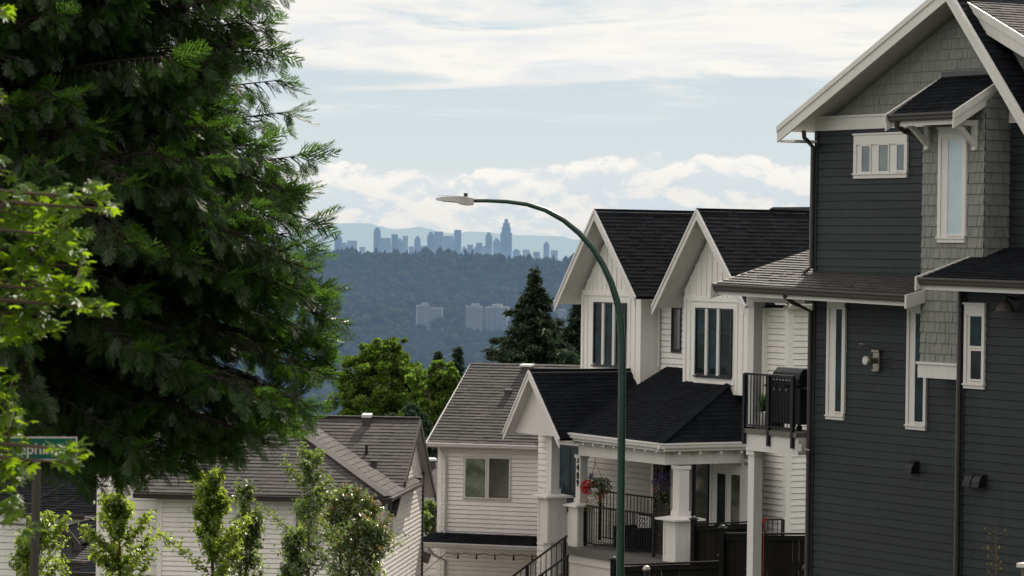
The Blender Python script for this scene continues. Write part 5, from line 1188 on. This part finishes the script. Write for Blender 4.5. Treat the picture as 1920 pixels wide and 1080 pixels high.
# ---------------------------------------------------------------- forest on the far hillside (one mass)
def tree_tmpl(seed, conif):
    r = random.Random(seed); V = []; Fq = []
    if conif:
        for k in range(6):
            z0 = .10 + .15 * k; z1 = z0 + .26; rad = .26 * (1 - k / 6.6) * r.uniform(.8, 1.15); n = 7; b = len(V)
            for i in range(n):
                a = 6.283 * i / n + r.random(); V.append((rad * r.uniform(.6, 1.25) * math.cos(a), rad * r.uniform(.6, 1.25) * math.sin(a), z0 - .04 * r.random()))
            V.append((0, 0, min(1, z1)))
            for i in range(n): Fq.append([b + i, b + (i + 1) % n, b + n])
    else:
        for k in range(7):
            c = np.array([r.uniform(-.22, .22), r.uniform(-.22, .22), r.uniform(.45, .85)]); n = 6; b = len(V); rad = r.uniform(.14, .24)
            V.append(tuple(c + [0, 0, rad])); 
            for i in range(n): a = 6.283 * i / n; V.append(tuple(c + [rad * math.cos(a) * r.uniform(.7, 1.2), rad * math.sin(a) * r.uniform(.7, 1.2), rad * r.uniform(-.3, .4)]))
            V.append(tuple(c - [0, 0, rad]))
            for i in range(n): Fq.append([b, b + 1 + i, b + 1 + (i + 1) % n]); Fq.append([b + n + 1, b + 1 + (i + 1) % n, b + 1 + i])
    return np.array(V), np.array(Fq)
TT = [tree_tmpl(i, True) for i in range(5)] + [tree_tmpl(50 + i, False) for i in range(3)]
VV = [[], []]; QQ = [[], []]; off = [0, 0]
def plant(n, y0, y1, pc, h0, h1, wide=1.0):
    Y = y0 + (y1 - y0) * rng.random(n) ** .8; px = rng.uniform(430, 1260, n); x = (px - 960) / F * Y
    z = np.array([ground_z(b) - 2 + ridge_off(a, b) for a, b in zip(x, Y)]); kind = np.where(rng.random(n) < pc, rng.integers(0, 5, n), rng.integers(5, 8, n))
    clr = (Y > 3250) & (Y < 3900) & (((px > 770) & (px < 842)) | ((px > 862) & (px < 962)))
    H = rng.uniform(h0, h1, n) * np.where(clr, .45, 1.0) * np.where(rng.random(n) < .08, 1.3, 1.0); an = rng.uniform(0, 6.28, n)
    for k in range(8):
        s = kind == k
        if not s.any(): continue
        c, d = np.cos(an[s]), np.sin(an[s]); o = np.zeros_like(c); w = (1.15 if k < 5 else .95) * wide
        X_ = np.stack([c, d, o], 1) * w; Y_ = np.stack([-d, c, o], 1) * w; Z_ = np.stack([o, o, o + 1], 1)
        V, Q = template_mesh(*TT[k], np.stack([x[s], Y[s], z[s]], 1), X_, Y_, Z_, H[s]); g = 0 if k < 5 else 1; VV[g].append(V); QQ[g].append(Q + off[g]); off[g] += len(V)
plant(2800, 5350, 6300, .66, 18, 36)
plant(7000, 3300, 5500, .5, 14, 26, 1.25)
plant(2600, 2350, 3400, .3, 10, 20, 1.4)
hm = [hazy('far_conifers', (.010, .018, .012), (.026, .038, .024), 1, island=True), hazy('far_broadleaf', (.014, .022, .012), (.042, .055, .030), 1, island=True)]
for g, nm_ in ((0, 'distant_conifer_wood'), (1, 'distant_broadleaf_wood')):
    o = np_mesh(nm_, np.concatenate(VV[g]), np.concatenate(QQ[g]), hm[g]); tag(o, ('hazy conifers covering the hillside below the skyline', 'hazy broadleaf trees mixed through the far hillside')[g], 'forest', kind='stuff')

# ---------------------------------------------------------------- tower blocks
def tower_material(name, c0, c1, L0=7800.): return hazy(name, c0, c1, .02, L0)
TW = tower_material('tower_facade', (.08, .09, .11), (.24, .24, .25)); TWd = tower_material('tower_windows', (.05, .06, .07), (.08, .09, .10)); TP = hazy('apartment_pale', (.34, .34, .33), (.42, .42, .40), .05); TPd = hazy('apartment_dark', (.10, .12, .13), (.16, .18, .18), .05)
def tower(label, name, px0, px1, ytop, ybase, Y, cat, group, fm_, wm_, floors, bays, crown=None, steps=()):
    a, b = atY(px0, ytop, Y), atY(px1, ytop, Y); z1 = a.z; z0 = atY(px0, ybase, Y).z; w = b.x - a.x; fr = Frame(rnd.uniform(-12, 12), 1, 1, 1); fr.o = Vector(((a.x + b.x) / 2, Y, 0))
    t = thing(name, label, cat, (fr.o.x, Y, z0), group); h = w / 2; D = w * .8
    m = MB(); m.box(fr, -h, h, -D, 0, z0, z1); 
    for (s0, s1, e) in steps: m.box(fr, -h + w * s0, -h + w * s1, -D * .9, -D * .1, z1, z1 + e * (z1 - z0))
    fh = (z1 - z0) / floors
    for i in range(floors): m.box(fr, -h - w * .02, h + w * .02, -.1, w * .02, z0 + fh * i, z0 + fh * (i + .28))
    m.build('facade', fm_, t)
    m = MB(); bw = w / bays
    for j in range(bays): m.box(fr, -h + bw * (j + .15), -h + bw * (j + .85), 0.01, w * .008, z0, z1 - fh * .4)
    m.build('window_bands', wm_, t)
SK = [(627, 640, 446, 'slim tower at the left end of the skyline'), (641, 650, 455, 'short block beside the leftmost skyline tower'), (651, 668, 451, 'flat topped pale block at the left of the skyline'),
      (702, 714, 433, 'round topped tower first of the tall group'), (714, 731, 446, 'stepped block right behind the round topped tower'), (734, 745, 439, 'tower with sloping shoulder left of centre'), (745, 755, 452, 'lower shoulder block in the left centre of the skyline'),
      (755, 765, 442, 'slim pointed tower left of centre'), (777, 788, 448, 'lone mid height tower before the centre group'), (789, 809, 461, 'broad low block in front of the centre towers'), (801, 813, 441, 'tower at the left of the centre cluster'),
      (815, 831, 434, 'wide stepped tower in the centre cluster'), (831, 848, 442, 'flat topped tower in the centre cluster'), (852, 865, 431, 'tall slanted top tower right of the centre cluster'), (866, 875, 466, 'low block right of the slanted tower'), (877, 887, 459, 'small domed block between the towers'),
      (888, 900, 466, 'low pale block beside the small dome'), (901, 910, 461, 'low block left of the lone slim tower'), (911, 923, 442, 'lone slim tower left of the tallest tower'), (925, 935, 463, 'small block between slim and tallest towers'), (939, 960, 436, 'tallest tower of the skyline with stepped crown'),
      (674, 684, 463, 'low block between the left blocks and the round topped tower'), (722, 733, 455, 'low stepped block behind the tall left group'), (767, 776, 462, 'small block left of the lone mid height tower'), (840, 851, 452, 'square block close against the slanted top tower'), (893, 903, 455, 'slender block behind the small dome'), (926, 938, 452, 'slim block leaning against the tallest tower'), (1000, 1012, 472, 'lowest block between the tallest tower and the isolated one'),
      (962, 975, 470, 'low block right of the tallest tower'), (980, 992, 468, 'low block far right of the tallest tower'), (1020, 1030, 458, 'isolated small tower at the right of the skyline'), (1034, 1046, 469, 'low block beside the isolated small tower')]
for i, (x0, x1, yt, lab) in enumerate(SK):
    st = ((.15, .85, .06), (.3, .7, .12)) if (x1 - x0) < 16 and i % 2 == 0 else ()
    if yt == 436: st = ((.12, .88, .18), (.22, .8, .3), (.35, .65, .42))
    if yt == 433: st = ((.1, .9, .06), (.25, .75, .1))
    tower(lab, 'tower_block', x0, x1, yt, 497, 12000 + (i * 613) % 1500, 'tower', 'towers of the distant skyline', TW, TWd, 14, 5, steps=st)
AG = 'pale apartment blocks on the far hillside'
tower('pale apartment block on the wooded hillside, left of the pair', 'apartment_block', 783, 806, 572, 620, 3900, 'apartment block', AG, TP, TPd, 11, 5, steps=((.4, .9, .1),))
tower('lower wing attached right of the left apartment block', 'apartment_block', 807, 829, 577, 620, 3930, 'apartment block', AG, TP, TPd, 10, 6)
tower('pale apartment block left of its close neighbour on the hillside', 'apartment_block', 874, 906, 574, 622, 3850, 'apartment block', AG, TP, TPd, 11, 7, steps=((.3, .8, .1),))
tower('wide apartment block right of its close neighbour on the hillside', 'apartment_block', 909, 950, 575, 622, 3880, 'apartment block', AG, TP, TPd, 11, 9, steps=((.3, .7, .1),))
tower('faint apartment block beside the dark spruce', 'apartment_block', 1046, 1062, 580, 622, 3980, 'apartment block', AG, TP, TPd, 11, 4)

# ---------------------------------------------------------------- mountains
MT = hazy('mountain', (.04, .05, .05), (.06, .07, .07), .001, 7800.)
prof = [(200, 452), (330, 448), (450, 443), (530, 440), (565, 436), (590, 431), (612, 424), (636, 419), (660, 418), (690, 419), (712, 424), (740, 430), (765, 428), (788, 425), (806, 430), (830, 436), (858, 437), (880, 434), (912, 435), (945, 439), (980, 441), (1020, 442), (1050, 443), (1080, 449), (1110, 454), (1180, 458), (1300, 462), (1500, 464), (1900, 466)]
V = []; Q = []; n = 0
for (xa, ya), (xb, yb) in zip(prof, prof[1:]):
    for k in range(8):
        t = k / 8; x = xa + (xb - xa) * t; y = ya + (yb - ya) * (t * t * (3 - 2 * t)) + mn.noise(Vector((x * .06, 3, 1))) * 1.3
        c = atY(x, y, 42000.); V += [(c.x * .93, 36000, -60), (c.x * .97, 39500, (c.z - 60) * .5 + 20 * mn.noise(Vector((x * .1, 9, 9)))), (c.x, 42000, c.z), (c.x * 1.1, 47000, -60)]
        if n: q = 4 * n; Q += [[q - 4 + j, q + j, q + 1 + j, q - 3 + j] for j in range(3)]
        n += 1
tag(np_mesh('mountains', np.array(V, float), np.array(Q), MT, None, True), kind='structure')

# ================================================================== sky and sun
SUN_EL, SUN_AZ = math.radians(42), math.radians(22)         # azimuth to the right of the view direction (+Y)
w = bpy.data.worlds.new('World'); SC.world = w; w.use_nodes = True; nt = w.node_tree; nt.nodes.clear(); Lk = nt.links
out = N(nt, 'ShaderNodeOutputWorld'); bg = N(nt, 'ShaderNodeBackground'); Lk.new(bg.outputs[0], out.inputs[0])
sky = N(nt, 'ShaderNodeTexSky', sky_type='NISHITA'); sky.sun_disc = False; sky.sun_elevation = SUN_EL; sky.sun_rotation = SUN_AZ; sky.altitude = 100; sky.air_density = 1.0; sky.dust_density = 2.0
tc = N(nt, 'ShaderNodeTexCoord'); sx = N(nt, 'ShaderNodeSeparateXYZ'); Lk.new(tc.outputs['Generated'], sx.inputs[0])
def mth(op, a, b=None, c=None, cl=False):
    n_ = N(nt, 'ShaderNodeMath', operation=op); n_.use_clamp = cl
    for i, v in enumerate((a, b, c)):
        if v is None: continue
        if isinstance(v, (int, float)): n_.inputs[i].default_value = v
        else: Lk.new(v, n_.inputs[i])
    return n_.outputs[0]
def smooth(v, lo, hi):
    r = N(nt, 'ShaderNodeMapRange', interpolation_type='SMOOTHSTEP'); Lk.new(v, r.inputs[0])
    for i, x in ((1, lo), (2, hi)):
        if isinstance(x, (int, float)): r.inputs[i].default_value = x
        else: Lk.new(x, r.inputs[i])
    return r.outputs[0]
def comb(x, y, z=0.0):
    c = N(nt, 'ShaderNodeCombineXYZ')
    for i, v in enumerate((x, y, z)):
        if isinstance(v, (int, float)): c.inputs[i].default_value = v
        else: Lk.new(v, c.inputs[i])
    return c.outputs[0]
def mix(f_, a, b):
    m_ = N(nt, 'ShaderNodeMix', data_type='RGBA')
    if isinstance(f_, (int, float)): m_.inputs[0].default_value = f_
    else: Lk.new(f_, m_.inputs[0])
    for i, v in ((6, a), (7, b)):
        if isinstance(v, tuple): m_.inputs[i].default_value = (*v, 1)
        else: Lk.new(v, m_.inputs[i])
    return m_.outputs[2]
az = mth('ARCTAN2', sx.outputs[0], sx.outputs[1]); el = sx.outputs[2]
# thin streaks high up
v1 = comb(mth('MULTIPLY', az, 24.0), mth('MULTIPLY', el, 150.0)); n1 = noise(nt, 1.0, 7, .55, v1, dist=.6)
v2 = comb(mth('MULTIPLY', az, 8.0), mth('MULTIPLY', el, 75.0), 3.0); n2 = noise(nt, 1.0, 6, .55, v2, dist=.8)
hi = smooth(mth('ADD', el, mth('MULTIPLY', az, .05)), .040, .068)
streak = mth('ADD', mth('MULTIPLY', hi, .50), mth('ADD', mth('MULTIPLY', mth('SUBTRACT', n2, .5), 2.4), mth('MULTIPLY', mth('SUBTRACT', n1, .5), 1.0)))
cov = mth('MULTIPLY', smooth(streak, .02, .46), smooth(el, .034, .050))
blue = mix(smooth(el, -.005, .09), (.72, .77, .77), (.60, .71, .77))
base_c = mix(cov, blue, mix(smooth(n1, .40, .72), (.97, .945, .89), (.78, .81, .84)))
# heaped clouds low over the horizon
wv = comb(mth('MULTIPLY', az, 48.0), mth('MULTIPLY', el, 88.0)); c1 = noise(nt, 1.0, 8, .58, wv, dist=.35)
wv2 = comb(mth('MULTIPLY', az, 48.0), mth('ADD', mth('MULTIPLY', el, 88.0), .30), .0); c2 = noise(nt, 1.0, 8, .58, wv2, dist=.35)
big = noise(nt, 1.0, 3, .5, comb(mth('MULTIPLY', az, 14.0), mth('MULTIPLY', el, 8.0), 2.0))
topline = mth('ADD', mth('ADD', .0245, mth('MULTIPLY', smooth(az, -.02, .03), .0045)), mth('MULTIPLY', mth('SUBTRACT', big, .5), .012))
edge_v = mth('SUBTRACT', mth('ADD', topline, mth('MULTIPLY', mth('SUBTRACT', c1, .5), .014)), el)
cm = mth('MULTIPLY', smooth(edge_v, -.0003, .0011), .95)
lit = smooth(mth('SUBTRACT', c1, c2), -.07, .08)
deep = smooth(edge_v, .001, .014)
shade = mix(lit, mix(deep, (.74, .78, .80), (.66, .73, .78)), mix(deep, (.98, .95, .90), (.88, .86, .82)))
gaps = smooth(mth('ADD', c1, mth('MULTIPLY', smooth(el, .0, .02), .25)), .42, .52)
cl_ = mix(mth('MULTIPLY', cm, mth('MAXIMUM', gaps, .97)), base_c, shade)
cl_ = mix(smooth(el, .012, -.004), cl_, (.74, .76, .75))
# unseen sky overhead: Nishita, broken cloud sheet brightened to fill shaded walls
over = noise(nt, 2.5, 6, .55, comb(sx.outputs[0], sx.outputs[1], mth('MULTIPLY', el, 2.0)))
nish = N(nt, 'ShaderNodeMix', data_type='RGBA', blend_type='MULTIPLY'); nish.inputs[0].default_value = 1; Lk.new(sky.outputs[0], nish.inputs[6]); nish.inputs[7].default_value = (.09, .09, .09, 1)
high = mix(smooth(over, .38, .62), nish.outputs[2], (2.12, 1.97, 1.80))
fin = mix(smooth(el, .10, .30), cl_, high); Lk.new(fin, bg.inputs[0]); bg.inputs[1].default_value = 1.0

sl_ = bpy.data.lights.new('sun', 'SUN'); sl_.energy = 5.0; sl_.angle = math.radians(.53); sl_.color = (1, .93, .82)
so_ = bpy.data.objects.new('sun', sl_); COL.objects.link(so_)
sd_ = Vector((math.sin(SUN_AZ) * math.cos(SUN_EL), math.cos(SUN_AZ) * math.cos(SUN_EL), math.sin(SUN_EL)))
so_.rotation_euler = sd_.to_track_quat('Z', 'Y').to_euler(); so_.location = (0, 0, 60)

for o in bpy.data.objects:
    if 'base' in o: del o['base']
SC.view_settings.view_transform = 'Standard'; SC.view_settings.look = 'None'; SC.view_settings.exposure = 0; SC.view_settings.gamma = 1
SC.render.engine = 'CYCLES'; SC.cycles.use_denoising = True; SC.cycles.denoiser = 'OPENIMAGEDENOISE'; SC.cycles.denoising_input_passes = 'RGB_ALBEDO_NORMAL'; SC.cycles.denoising_prefilter = 'ACCURATE'; SC.cycles.max_bounces = 8; SC.cycles.diffuse_bounces = 3; SC.cycles.transmission_bounces = 4; SC.cycles.glossy_bounces = 3; SC.cycles.sample_clamp_indirect = 4
SC.cycles.use_adaptive_sampling = True; SC.cycles.adaptive_threshold = .01
